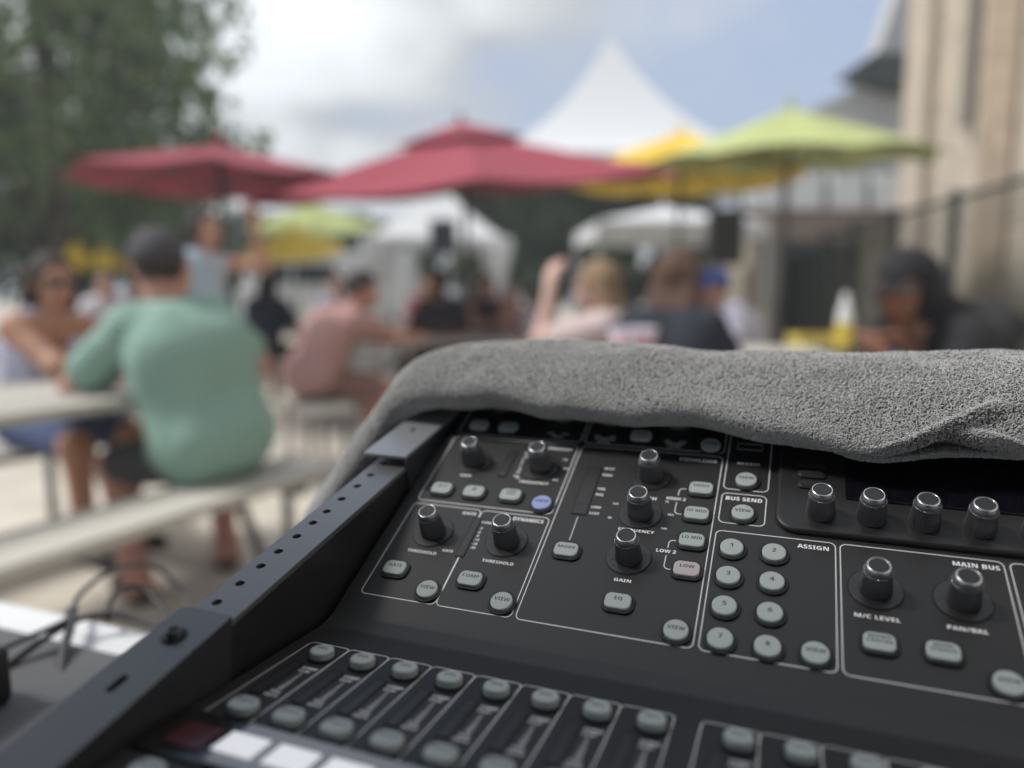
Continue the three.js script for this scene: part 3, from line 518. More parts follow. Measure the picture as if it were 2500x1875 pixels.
// a bone is { a, b, ra, rb } or { c, r: [rx, ry, rz], q } (an ellipsoid); k is how softly they join
function meshBones(bones, cell, k = 0.03, wob = 0, cut = null) {
  const lo = V(1e9, 1e9, 1e9), hi = V(-1e9, -1e9, -1e9), ext = b => b.c ? Math.max(...b.r) : 0;
  for (const b of bones) for (const [p, r] of b.c ? [[b.c, ext(b)]] : [[b.a, b.ra], [b.b, b.rb]]) { lo.min(p.clone().subScalar(r)); hi.max(p.clone().addScalar(r)); }
  lo.subScalar(cell * 3 + wob); hi.addScalar(cell * 3 + wob);
  const nx = Math.ceil((hi.x - lo.x) / cell) + 1, ny = Math.ceil((hi.y - lo.y) / cell) + 1, nz = Math.ceil((hi.z - lo.z) / cell) + 1, F = new Float32Array(nx * ny * nz).fill(1);
  const smin = (a, b) => { const h = Math.max(k - Math.abs(a - b), 0) / k; return Math.min(a, b) - h * h * k * 0.25; };
  for (const b of bones) {
    const pad = k + cell * 2.5, A = b.c ? b.c.clone().subScalar(ext(b) + pad) : b.a.clone().subScalar(b.ra + pad).min(b.b.clone().subScalar(b.rb + pad)), B = b.c ? b.c.clone().addScalar(ext(b) + pad) : b.a.clone().addScalar(b.ra + pad).max(b.b.clone().addScalar(b.rb + pad));
    const x0 = Math.max(0, Math.floor((A.x - lo.x) / cell)), x1 = Math.min(nx - 1, Math.ceil((B.x - lo.x) / cell)), y0 = Math.max(0, Math.floor((A.y - lo.y) / cell)), y1 = Math.min(ny - 1, Math.ceil((B.y - lo.y) / cell)), z0 = Math.max(0, Math.floor((A.z - lo.z) / cell)), z1 = Math.min(nz - 1, Math.ceil((B.z - lo.z) / cell));
    const qi = b.q ? b.q.clone().invert() : null, p = V(0, 0, 0), ab = b.c ? null : b.b.clone().sub(b.a), L2 = ab ? ab.lengthSq() || 1e-9 : 0;
    for (let z = z0; z <= z1; z++) for (let y = y0; y <= y1; y++) for (let x = x0; x <= x1; x++) {
      p.set(lo.x + x * cell, lo.y + y * cell, lo.z + z * cell); let d;
      if (b.c) { p.sub(b.c); if (qi) p.applyQuaternion(qi); const l = Math.hypot(p.x / b.r[0], p.y / b.r[1], p.z / b.r[2]), l2 = Math.hypot(p.x / b.r[0] ** 2, p.y / b.r[1] ** 2, p.z / b.r[2] ** 2); d = l2 > 1e-9 ? l * (l - 1) / l2 : -Math.min(...b.r); }
      else { p.sub(b.a); const t = Math.max(0, Math.min(1, p.dot(ab) / L2)); d = Math.sqrt(Math.max(0, p.lengthSq() - 2 * t * p.dot(ab) + t * t * L2)) - (b.ra + (b.rb - b.ra) * t); }
      const i = x + nx * (y + ny * z); F[i] = smin(F[i], d);
    }
  }
  if (wob || cut) for (let z = 0; z < nz; z++) for (let y = 0; y < ny; y++) for (let x = 0; x < nx; x++) {
    const i = x + nx * (y + ny * z), X = lo.x + x * cell, Y = lo.y + y * cell, Z = lo.z + z * cell; if (Math.abs(F[i]) > 0.08) continue;
    if (wob) F[i] += wob * (2 * fbm(X * 9 + 5, Y * 5, Z * 9, 3) - 1);
    if (cut) F[i] = Math.max(F[i], cut(X, Y, Z));
  }
  return surfaceNets(nx, ny, nz, F, lo, cell);
}
const bone = (a, b, ra, rb = ra) => ({ a, b, ra, rb });
function ik(a, t, l1, l2, pole) {                                        // the middle joint of a two-bone limb, and its reached end
  const d = t.clone().sub(a), L = Math.min(d.length(), (l1 + l2) * 0.998); d.normalize();
  const x = (l1 * l1 - l2 * l2 + L * L) / (2 * L), h = Math.sqrt(Math.max(0, l1 * l1 - x * x)), n = pole.clone().addScaledVector(d, -pole.dot(d)).normalize();
  return [a.clone().addScaledVector(d, x).addScaledVector(n, h), a.clone().addScaledVector(d, L)];
}
const SKIN = { fair: [0.50, 0.29, 0.21], tan: [0.38, 0.20, 0.13], brown: [0.20, 0.095, 0.055], pale: [0.62, 0.40, 0.33] };
/* A person in local space: facing +z, origin on the ground under the pelvis.
   o: sit, lean (deg), side (deg), seat, head {yaw, pitch}, hands [L, R] positions, feet [L, R], colours, hair, cap, sleeve ('short' | 'none' | 'long'), legs ('shorts' | 'long'), near */
function person(label, group, pos, turn, o) {
  const g = thing('person', label, 'person', group, pos, turn);
  const K = o.size || 1, near = o.near, cell = near ? 0.0125 : 0.017, lean = (o.lean || 0) * Math.PI / 180, side = (o.side || 0) * Math.PI / 180;
  const pel = V(0, o.sit === false ? 0.93 * K : (o.seat || 0.46) + 0.095, 0);
  const Q = new THREE.Quaternion().setFromEuler(new THREE.Euler(lean, (o.twist || 0) * Math.PI / 180, -side, 'YXZ'));
  const T = (x, y, z) => V(x * K, y * K, z * K).applyQuaternion(Q).add(pel);
  const hump = o.slouch || 0.03, w = (o.wide || 1);
  const chest = T(0, 0.34, hump * -0.3), neck = T(0, 0.475, 0.012 + hump * 0.5), sh = [-1, 1].map(s => T(s * 0.165 * w, 0.43, 0.005 + hump * 0.3)), hip = [-1, 1].map(s => T(s * 0.088 * w, 0, 0));
  const hands = o.hands.map(h => V(...h)), feet = o.feet.map(f => V(...f));
  const arms = [0, 1].map(i => { const s = i ? 1 : -1; return ik(sh[i], hands[i], 0.285 * K, 0.25 * K, o.elbow ? V(...o.elbow[i]) : V(s * 0.6, -1, -0.35)); });
  const legs = [0, 1].map(i => ik(hip[i], feet[i].clone().add(V(0, 0.085, 0)), 0.43 * K, 0.42 * K, o.knee ? V(...o.knee[i]) : V((i ? 1 : -1) * 0.15, o.sit === false ? 0.1 : 0.7, 1)));
  const fdir = o.foot ? o.foot.map(f => V(...f).normalize()) : [V(-0.2, 0, 1).normalize(), V(0.2, 0, 1).normalize()];
  const headQ = new THREE.Quaternion().setFromEuler(new THREE.Euler((o.head?.pitch || 0) * Math.PI / 180, (o.head?.yaw || 0) * Math.PI / 180, (o.head?.roll || 0) * Math.PI / 180, 'YXZ'));
  const headC = neck.clone().add(V(0, 0.155 * K, 0.022 * K).applyQuaternion(new THREE.Quaternion().setFromEuler(new THREE.Euler(lean * 0.45 + (o.head?.pitch || 0) * 0.006, 0, -side * 0.5)))), HB = (x, y, z) => V(x * K, y * K, z * K).applyQuaternion(headQ).add(headC);
  const torso = (e, top = true) => [
    bone(T(-0.062 * w, 0.02, -0.01), T(0.062 * w, 0.02, -0.01), 0.112 * w * K + e), bone(T(-0.052 * w, 0.10, 0), T(-0.075 * w, 0.32, -hump * 0.5), 0.098 * w * K + e, 0.104 * w * K + e), bone(T(0.052 * w, 0.10, 0), T(0.075 * w, 0.32, -hump * 0.5), 0.098 * w * K + e, 0.104 * w * K + e),
    ...(o.belly ? [{ c: T(0, 0.13, 0.045), r: [0.15 * K + e, 0.14 * K + e, o.belly * K + e], q: Q }] : []), ...(o.bust ? [{ c: T(-0.075, 0.305, 0.085), r: [0.065, 0.06, 0.05] }, { c: T(0.075, 0.305, 0.085), r: [0.065, 0.06, 0.05] }] : []),
    ...(top ? [bone(sh[0].clone().lerp(sh[1], 0.08), sh[1].clone().lerp(sh[0], 0.08), 0.062 * K + e), bone(T(-0.05, 0.41, 0), T(0.05, 0.41, 0), 0.088 * K + e)] : [])];
  const armBones = (e, from = 0, to = 1) => [0, 1].flatMap(i => { const [el, wr] = arms[i]; return [bone(sh[i], sh[i].clone().lerp(el, to > 1 ? 1 : to), 0.053 * K + e, mix(0.053, 0.041, Math.min(1, to)) * K + e), ...(to >= 1 ? [bone(el, el.clone().lerp(wr, Math.min(1, to === 1 ? 1 : to - 1)), 0.041 * K + e, 0.030 * K + e)] : [])]; });
  const legBones = (e, to = 2) => [0, 1].flatMap(i => { const [kn, an] = legs[i]; const t = Math.min(1, to); const L = [bone(hip[i], hip[i].clone().lerp(kn, t), 0.088 * K + e, mix(0.088, 0.062, t) * K + e)]; if (to > 1) L.push(bone(kn, kn.clone().lerp(an, to - 1), 0.060 * K + e, mix(0.060, 0.040, to - 1) * K + e)); return L; });
  const footBones = e => [0, 1].flatMap(i => { const a = legs[i][1], f = fdir[i]; return [bone(a, a.clone().addScaledVector(f, -0.025).add(V(0, -0.045, 0)), 0.036 * K + e, 0.036 * K + e), bone(a.clone().addScaledVector(f, -0.03).add(V(0, -0.048, 0)), a.clone().addScaledVector(f, 0.15 * K).add(V(0, -0.056, 0)), 0.034 * K + e, 0.028 * K + e)]; });
  // body skin: trunk, limbs; then head and hands on finer grids, joined into the same geometry
  const skin = o.skin || SKIN.fair;
  const bodyG = meshBones([...torso(0), ...armBones(0, 0, 1), ...legBones(0), ...footBones(0), bone(neck.clone().add(V(0, -0.06, 0)), headC.clone().lerp(neck, 0.45), 0.060 * K, 0.053 * K)], cell, 0.045);
  const hc = near ? 0.0048 : 0.008;
  const headG = meshBones([{ c: HB(0, 0.028, -0.012), r: [0.076 * K, 0.092 * K, 0.094 * K], q: headQ }, { c: HB(0, -0.035, 0.030), r: [0.058 * K, 0.072 * K, 0.060 * K], q: headQ }, { c: HB(0, -0.088, 0.052), r: [0.026 * K, 0.020 * K, 0.022 * K] },
    bone(HB(0, 0.014, 0.088), HB(0, -0.022, 0.108), 0.008 * K, 0.013 * K), bone(HB(-0.013, -0.026, 0.094), HB(0.013, -0.026, 0.094), 0.009 * K), bone(HB(-0.016, -0.056, 0.086), HB(0.016, -0.056, 0.086), 0.0085 * K),
    bone(HB(-0.045, 0.030, 0.072), HB(0.045, 0.030, 0.072), 0.015 * K), { c: HB(-0.079, 0, -0.008), r: [0.010, 0.031, 0.019], q: headQ }, { c: HB(0.079, 0, -0.008), r: [0.010, 0.031, 0.019], q: headQ },
    bone(HB(0, -0.05, -0.02), neck.clone(), 0.054 * K, 0.058 * K)], hc, 0.022);
  const handBones = i => {
    const [el, wr] = arms[i], f = wr.clone().sub(el).normalize(), s = i ? 1 : -1, up = o.palm ? V(...o.palm[i]) : V(0, 1, 0); let lat = f.clone().cross(up).normalize(); if (lat.lengthSq() < 0.1) lat = V(1, 0, 0); const nrm = lat.clone().cross(f).normalize(); lat.multiplyScalar(s);
    const P = (a, b, c) => wr.clone().addScaledVector(f, a * K).addScaledVector(lat, b * K).addScaledVector(nrm, c * K), B = [bone(P(0.005, 0, 0), P(0.075, 0.024, 0), 0.022, 0.016), bone(P(0.005, 0, 0), P(0.075, -0.024, 0), 0.022, 0.016), bone(P(0.01, -0.02, 0), P(0.075, 0, 0), 0.02, 0.017)];
    [[0.031, 0.060], [0.010, 0.076], [-0.011, 0.072], [-0.031, 0.054]].forEach(([x, l]) => { const c1 = P(0.082 + l * 0.5, x * 1.12, -l * 0.18), c2 = P(0.080 + l * 0.86, x * 1.1, -l * 0.52); B.push(bone(P(0.072, x, 0.002), c1, 0.0095, 0.0088), bone(c1, c2, 0.0088, 0.0075)); });
    const tm = P(0.055, -0.052, -0.012); B.push(bone(P(0.018, -0.026, -0.004), tm, 0.0130, 0.0105), bone(tm, P(0.088, -0.058, -0.024), 0.0105, 0.0085)); return B;
  };
  const handG = [0, 1].map(i => meshBones(handBones(i), near ? 0.0045 : 0.007, 0.008));
  const paint = (geo, fn) => { const p = geo.attributes.position, c = new Float32Array(p.count * 3); for (let i = 0; i < p.count; i++) { const k = fn(V(p.getX(i), p.getY(i), p.getZ(i))); c.set(k, i * 3); } geo.setAttribute('color', new THREE.BufferAttribute(c, 3)); return geo; };
  const inv = headQ.clone().invert();
  const face = p => { const l = p.clone().sub(headC).applyQuaternion(inv).divideScalar(K); if (l.z > 0.06 && Math.abs(l.x) < 0.026 && Math.abs(l.y + 0.057) < 0.009) return [skin[0] * 0.85, skin[1] * 0.5, skin[2] * 0.5]; for (const s of [-1, 1]) { const ex = l.x - s * 0.032, ey = l.y - 0.006; if (l.z > 0.05 && Math.abs(ex) < 0.013 && Math.abs(ey) < 0.006) return Math.abs(ex) < 0.006 ? [0.02, 0.015, 0.012] : [0.6, 0.57, 0.55]; if (l.z > 0.05 && Math.abs(ex) < 0.019 && Math.abs(l.y - 0.027) < 0.0045) return (o.hair?.color || [0.03, 0.02, 0.015]); } return skin; };
  const geos = [paint(bodyG, () => skin), paint(headG, face), ...handG.map(h => paint(h, () => skin))];
  const body = part('body', mergeGeometries(geos), new THREE.MeshStandardMaterial({ vertexColors: true, roughness: 0.55 }), g);
  const cloth = (c, r = 0.9) => M(...c, r);
  // clothes, a finger's width outside the body
  if (o.top) {
    const B = [...torso(0.014, !o.strap)]; if (o.sleeve !== 'none') B.push(...armBones(0.014, 0, o.sleeve === 'long' ? 1 : 0.62)); if (o.sleeve === 'short' || !o.sleeve) [0, 1].forEach(i => B.push(bone(sh[i].clone().lerp(arms[i][0], 0.35), sh[i].clone().lerp(arms[i][0], 0.66), 0.066 * K, 0.068 * K)));
    if (o.strap) [-1, 1].forEach(s => B.push(bone(T(s * 0.07, 0.36, 0.10), T(s * 0.085, 0.50, 0.02), 0.016), bone(T(s * 0.085, 0.50, 0.01), T(s * 0.07, 0.36, -0.10), 0.016)));
    if (o.drape) B.push({ c: T(0, 0.03, -0.035), r: [0.205 * w * K, 0.15 * K, 0.165 * K], q: Q }, { c: T(0, 0.30, -0.05), r: [0.20 * w * K, 0.16 * K, 0.13 * K], q: Q }, bone(T(-0.085 * w, 0.02, -0.03), T(-0.085 * w, 0.33, -0.035), 0.118 * w * K, 0.108 * w * K), bone(T(0.085 * w, 0.02, -0.03), T(0.085 * w, 0.33, -0.035), 0.118 * w * K, 0.108 * w * K));
    const shirt = part('shirt', meshBones(B, cell, 0.05, near ? 0.017 : 0.007), cloth(o.top), g);
    if (!o.strap) part('collar', new THREE.TorusGeometry(0.068 * K, 0.009, 8, 28).rotateX(Math.PI / 2).applyQuaternion(Q).translate(...neck.clone().lerp(chest, 0.05).toArray()), cloth(o.top.map(c => c * 0.92)), shirt);
  }
  part(o.legs === 'long' ? 'trousers' : 'shorts', meshBones([bone(hip[0], hip[1], 0.118 * w * K), bone(T(-0.04, 0.09, 0), T(0.04, 0.09, 0), 0.108 * w * K), ...legBones(0.013, o.legs === 'long' ? 1.92 : 0.86)], cell, 0.04, 0.004), cloth(o.pants || [0.03, 0.03, 0.034]), g);
  [0, 1].forEach(i => part('shoe', meshBones(footBones(0.007).slice(i * 2, i * 2 + 2), 0.010, 0.02), cloth(o.shoes || [0.03, 0.025, 0.02], 0.7), g));
  // hair and headgear
  const skull = (e, y0 = 0) => [{ c: HB(0, 0.032 + y0, -0.014), r: [0.078 * K + e, 0.094 * K + e, 0.097 * K + e], q: headQ }];
  const local = (x, y, z) => V(x, y, z).sub(headC).applyQuaternion(inv).divideScalar(K);
  if (o.hair) {
    const B = [...skull(0.009)], h = o.hair;
    if (h.long) { const n = h.long; for (const s of [-1, -0.33, 0.33, 1]) { B.push(bone(HB(s * 0.062, 0.03, -0.045), HB(s * 0.070, -0.09, -0.055), 0.042, 0.040), bone(HB(s * 0.070, -0.09, -0.055), HB(s * 0.075, -0.09 - n, -0.075 - 0.3 * n), 0.040, 0.028)); } }
    if (h.bun) B.push({ c: HB(0, 0.075, -0.10), r: [0.042, 0.042, 0.042] });
    part('hair', meshBones(B, near ? 0.006 : 0.009, 0.02, 0.005, (x, y, z) => { const l = local(x, y, z), side_ = sstep(0.045, 0.065, Math.abs(l.x)), zc = l.y > 0.06 ? 0.045 + 0.9 * (l.y - 0.06) : mix(0.045, h.long ? mix(-0.02, 0.035, side_) : -0.035, sstep(0, 0.08, 0.06 - l.y)); return Math.max(l.z - zc, h.long ? -1 : -0.075 - l.y); }), cloth(h.color, 0.75), g);
  }
  if (o.cap) {
    const sgn = o.cap.back ? -1 : 1, cg = meshBones(skull(0.016, 0.004), near ? 0.006 : 0.009, 0.02, 0, (x, y, z) => { const l = local(x, y, z); return 0.030 - l.y + 0.10 * l.z * sgn; });
    const cap = part('cap', cg, cloth(o.cap.color, 0.85), g);
    const brim = grid(16, 4, (a, b) => { const t = (a - 0.5) * 1.9, r = 0.088 + b * 0.070 * Math.cos(t * 0.75); const q = HB(Math.sin(t) * r * 0.92, 0.040 - b * 0.018 - 0.02 * Math.sin(t) ** 2, sgn * (Math.cos(t) * r + 0.0)); return [q.x, q.y, q.z]; });
    const top = brim.clone(); const bot = brim.clone().translate(0, -0.003, 0);
    part('brim', merge([top, bot]), cloth(o.cap.color, 0.85), cap);
    if (o.cap.panel) part('front_panel', meshBones([{ c: HB(0, 0.085, sgn * 0.035), r: [0.058, 0.040, 0.062], q: headQ }], 0.006, 0.01), cloth(o.cap.panel, 0.9), cap);
  }
  if (o.glasses) { const L = [-1, 1].map(s => new THREE.SphereGeometry(1, 16, 12).scale(0.027, 0.022, 0.006).applyQuaternion(headQ).translate(...HB(s * 0.033, 0.006, 0.093).toArray())); const sg = part('sunglasses', merge(L), M(0.012, 0.010, 0.010, 0.12), g); part('frame', merge([tube([HB(-0.06, 0.012, 0.085), HB(-0.012, 0.014, 0.100), HB(0.012, 0.014, 0.100), HB(0.06, 0.012, 0.085)], 0.003, 16, 5), tube([HB(-0.06, 0.012, 0.085), HB(-0.081, 0.012, 0)], 0.0025, 6, 5), tube([HB(0.06, 0.012, 0.085), HB(0.081, 0.012, 0)], 0.0025, 6, 5)]), M(0.02, 0.014, 0.012, 0.3), sg); }
  if (o.extra) o.extra({ g, T, HB, headQ, arms, sh, neck, Q });
  return g;
}

// ------------------------------------------------------------------ picnic tables
const plankTex = noiseTex(512, (x, y) => { const n = fbm(x * 6, y * 70, 2, 4), v = 0.74 + 0.20 * (n - 0.5) + 0.10 * (fbm(x * 40, y * 40, 6, 2) - 0.5); return [v, v * 0.985, v * 0.95]; }, true);
const plankMats = [0.62, 0.70, 0.78].map(v => new THREE.MeshStandardMaterial({ map: plankTex, color: new THREE.Color().setRGB(v * 1.25, v * 1.24, v * 1.2), roughness: 0.7 })), tubeMat = M(0.16, 0.155, 0.15, 0.5, { metalness: 0.3 });
function picnicTable(label, x, z, turn, L = 1.85, benches = [1, 1], top = 0.75) {          // long axis along local x
  const t = thing('picnic_table', label, 'picnic table', 'grey topped picnic tables on the terrace', [x, 0, z], turn);
  for (let i = 0; i < 5; i++) part('top_plank', rbox(L, 0.038, 0.143, 0.006, 0, top - 0.019, -0.298 + i * 0.149), plankMats[i % 3], t);
  [-1, 1].forEach((s, k) => { if (!benches[k]) return; for (let i = 0; i < 2; i++) part('bench_plank', rbox(L, 0.038, 0.138, 0.006, 0, 0.45 - 0.019, s * (0.57 + i * 0.144)), plankMats[(i + k) % 3], t); });
  for (const e of [-1, 1]) {
    const X = e * (L / 2 - 0.26);
    part('frame', tube([[X, 0.03, -0.60], [X, 0.34, -0.44], [X, top - 0.12, -0.29], [X, top - 0.072, -0.20], [X, top - 0.072, 0], [X, top - 0.072, 0.20], [X, top - 0.12, 0.29], [X, 0.34, 0.44], [X, 0.03, 0.60]], 0.021, 56, 8), tubeMat, t);
    part('bench_bearer', rbox(0.045, 0.045, 1.56, 0.008, X, 0.45 - 0.061, 0), tubeMat, t);
    for (const s of [-1, 1]) part('leg', cyl(0.020, 0.020, 0.40, X, 0.20, s * 0.70, 12), tubeMat, t);
  }
  return t;
}
const dirTurn = (dx, dz) => Math.atan2(-dz, dx);
picnicTable('long grey picnic table at the left where the man in green sits', -1.75, -2.38, dirTurn(0.44, -0.9));
picnicTable('grey picnic table the man in the pink shirt leans on', -0.20, -5.95, dirTurn(0.995, -0.10), 1.9);
picnicTable('grey picnic table behind the pink shirted man, left of the middle', -1.55, -7.9, dirTurn(0.98, 0.2), 1.8);
picnicTable('grey picnic table further back in the middle of the terrace', 0.35, -8.4, dirTurn(0.98, -0.15), 1.8);
picnicTable('pale picnic table at the right beside the person in black', 1.36, -3.78, dirTurn(0.20, -0.98), 2.5);

picnicTable('grey picnic table beyond the long haired woman, where the man in the blue cap sits', 1.04, -5.80, dirTurn(0.06, -0.998), 1.8);
{ // the short bench under the man in pink
  const g = thing('bench', 'short grey bench under the man in the pink shirt', 'bench', null, [-1.22, 0, -4.55], dirTurn(0.42, 0.90));
  for (let i = 0; i < 2; i++) part('bench_plank', rbox(0.95, 0.038, 0.138, 0.006, 0, 0.45 - 0.019, -0.072 + i * 0.144), plankMats[i], g);
  for (const sx of [-1, 1]) { part('bearer', rbox(0.04, 0.04, 0.26, 0.006, sx * 0.36, 0.39, 0), tubeMat, g); for (const sz of [-1, 1]) part('leg', cyl(0.017, 0.017, 0.39, sx * 0.36, 0.195, sz * 0.11, 12), tubeMat, g); }
}

// ------------------------------------------------------------------ people
const GREY = [0.045, 0.045, 0.05];
const dv = (x, z) => Math.atan2(x, z);                                     // turn that faces (x, z)
person('man in a mint green T-shirt and grey cap, seated with his back to the camera', null, [-1.07, 0, -2.60], dv(-0.62, -0.78), {
  near: true, size: 1.06, lean: 14, side: 7, twist: 8, slouch: 0.10, wide: 0.96, belly: 0.13, drape: true, hands: [[-0.10, 0.80, 0.48], [0.16, 0.80, 0.46]], feet: [[-0.12, 0, 0.28], [0.24, 0, 0.14]],
  skin: [0.48, 0.24, 0.18], top: [0.235, 0.365, 0.305], pants: [0.040, 0.040, 0.046], shoes: [0.022, 0.014, 0.010], head: { yaw: 2, pitch: 8 }, hair: { color: [0.035, 0.026, 0.02] }, cap: { color: [0.060, 0.055, 0.060], back: false, panel: [0.16, 0.16, 0.17] }, elbow: [[-1, -0.4, -0.3], [1, -0.5, -0.2]]
});
person('woman in sunglasses and a pale halter top facing right at the left table', null, [-2.06, 0, -3.20], dv(0.9, 0.42), {
  near: true, lean: 12, size: 0.96, bust: true, strap: true, sleeve: 'none', hands: [[0.10, 0.79, 0.42], [0.16, 0.79, 0.34]], feet: [[-0.10, 0, 0.40], [0.12, 0, 0.38]], elbow: [[-1, -0.3, 0.1], [1, -0.6, 0.2]],
  skin: SKIN.tan.map(c => c * 1.15), top: [0.50, 0.51, 0.62], pants: [0.07, 0.10, 0.20], head: { yaw: -10, pitch: 4 }, hair: { color: [0.028, 0.018, 0.014], long: 0.20 }, glasses: true, wide: 0.92
});
person('standing dark haired person in pale blue lifting one arm behind the man in green', null, [-1.78, 0, -4.30], dv(0.93, 0.25), {
  sit: false, size: 0.93, sleeve: 'none', hands: [[-0.20, 0.85, 0.14], [0.14, 1.48, 0.27]], elbow: [[-0.5, -0.6, -1], [0.4, -0.6, 1]], feet: [[-0.12, 0, 0.02], [0.12, 0, 0.05]], skin: SKIN.tan.map(c => c * 1.3), top: [0.42, 0.52, 0.60], pants: [0.30, 0.33, 0.38], legs: 'long', head: { yaw: -10, pitch: -4 }, hair: { color: [0.018, 0.014, 0.014], long: 0.16 }, wide: 0.95
});
person('man in a dusty pink shirt hunched over the middle picnic table', null, [-1.22, 0, -4.55], dv(0.90, -0.42), {
  near: true, lean: 25, slouch: 0.08, wide: 1.08, drape: true, hands: [[0.18, 0.82, 0.62], [-0.02, 0.82, 0.60]], feet: [[-0.15, 0, 0.35], [0.16, 0, 0.38]], skin: [0.46, 0.22, 0.16], top: [0.44, 0.255, 0.23], pants: [0.22, 0.12, 0.10], head: { yaw: -6, pitch: 14 }, hair: { color: [0.022, 0.016, 0.014] }, sleeve: 'short', elbow: [[-1, -0.5, 0], [1, -0.5, 0]]
});
person('person in a navy top seated at a far table behind the man in green', 'people seated further back', [-2.42, 0, -7.25], dv(0.2, -1), { lean: 10, hands: [[-0.12, 0.80, 0.40], [0.12, 0.80, 0.40]], feet: [[-0.12, 0, 0.4], [0.12, 0, 0.4]], skin: SKIN.tan, top: [0.016, 0.018, 0.032], pants: GREY, hair: { color: [0.012, 0.010, 0.010], long: 0.12 } });
person('person in a lilac shirt seated beside the navy topped person', 'people seated further back', [-2.0, 0, -8.6], dv(0.1, 1), { lean: 8, hands: [[-0.12, 0.80, 0.40], [0.12, 0.80, 0.40]], feet: [[-0.12, 0, 0.4], [0.12, 0, 0.4]], skin: SKIN.fair, top: [0.52, 0.48, 0.62], pants: GREY, hair: { color: [0.10, 0.06, 0.03] } });
person('dark haired person in a charcoal shirt across the table from the pink shirted man', 'people seated further back', [-0.60, 0, -6.72], dv(-0.35, 0.9), { lean: 8, hands: [[-0.16, 0.80, 0.36], [0.14, 0.80, 0.36]], feet: [[-0.12, 0, 0.4], [0.12, 0, 0.4]], skin: SKIN.brown, top: [0.035, 0.035, 0.042], pants: GREY, hair: { color: [0.012, 0.010, 0.010] } });
person('person in a rose red top seated far back in front of the white canopy', 'people seated further back', [-1.05, 0, -9.2], dv(0.1, 1), { lean: 6, hands: [[-0.12, 0.80, 0.40], [0.12, 0.80, 0.40]], feet: [[-0.12, 0, 0.4], [0.12, 0, 0.4]], skin: SKIN.fair, top: [0.36, 0.10, 0.14], pants: GREY, hair: { color: [0.20, 0.13, 0.08] } });
person('bare armed person in a dark vest seated far back near the middle', 'people seated further back', [-0.32, 0, -8.1], dv(0.4, 0.9), { lean: 8, sleeve: 'none', hands: [[-0.12, 0.80, 0.40], [0.12, 0.80, 0.40]], feet: [[-0.12, 0, 0.4], [0.12, 0, 0.4]], skin: SKIN.fair, top: [0.03, 0.03, 0.045], pants: GREY, hair: { color: [0.06, 0.035, 0.02], long: 0.1 } });
person('person in a cream white shirt bent over the far end of the middle table', null, [0.36, 0, -6.50], dv(-0.9, 0.35), { lean: 34, slouch: 0.12, wide: 1.15, drape: true, hands: [[-0.1, 0.80, 0.45], [0.14, 0.80, 0.45]], feet: [[-0.12, 0, 0.4], [0.12, 0, 0.4]], skin: SKIN.fair, top: [0.66, 0.63, 0.60], pants: GREY, head: { pitch: 20 }, hair: { color: [0.45, 0.42, 0.40] } });
person('blonde person with a raised pale forearm, nearest beyond the towel', null, [0.60, 0, -3.30], dv(-0.85, -0.45), {
  near: true, lean: 20, size: 0.97, hands: [[-0.10, 0.80, 0.30], [0.16, 1.12, 0.40]], elbow: [[-1, -0.6, -0.2], [0.3, -1, 0.5]], feet: [[-0.12, 0, 0.4], [0.12, 0, 0.38]], skin: SKIN.pale, top: [0.58, 0.46, 0.44], sleeve: 'short', pants: GREY, head: { yaw: 6, pitch: 10 }, hair: { color: [0.24, 0.16, 0.09], long: 0.14 }
});
person('woman with long brown hair and a dark navy top seen from behind', null, [0.62, 0, -2.98], dv(0.45, -0.89), {
  near: true, lean: 12, size: 0.98, hands: [[-0.12, 0.80, 0.38], [0.14, 0.80, 0.38]], feet: [[-0.12, 0, 0.4], [0.12, 0, 0.38]], skin: SKIN.tan, top: [0.022, 0.025, 0.036], pants: GREY, head: { yaw: -4, pitch: 6 }, hair: { color: [0.095, 0.050, 0.030], long: 0.40 }
});
person('man in a pale lavender shirt and blue cap at the right hand table', null, [1.72, 0, -5.42], dv(-0.95, 0.10), {
  lean: 20, slouch: 0.08, hands: [[0.10, 0.84, 0.42], [0.16, 0.80, 0.40]], feet: [[-0.12, 0, 0.4], [0.12, 0, 0.38]], skin: [0.44, 0.22, 0.14], top: [0.52, 0.50, 0.60], pants: GREY, head: { pitch: 10 }, hair: { color: [0.02, 0.015, 0.012] }, cap: { color: [0.035, 0.075, 0.28] }
});
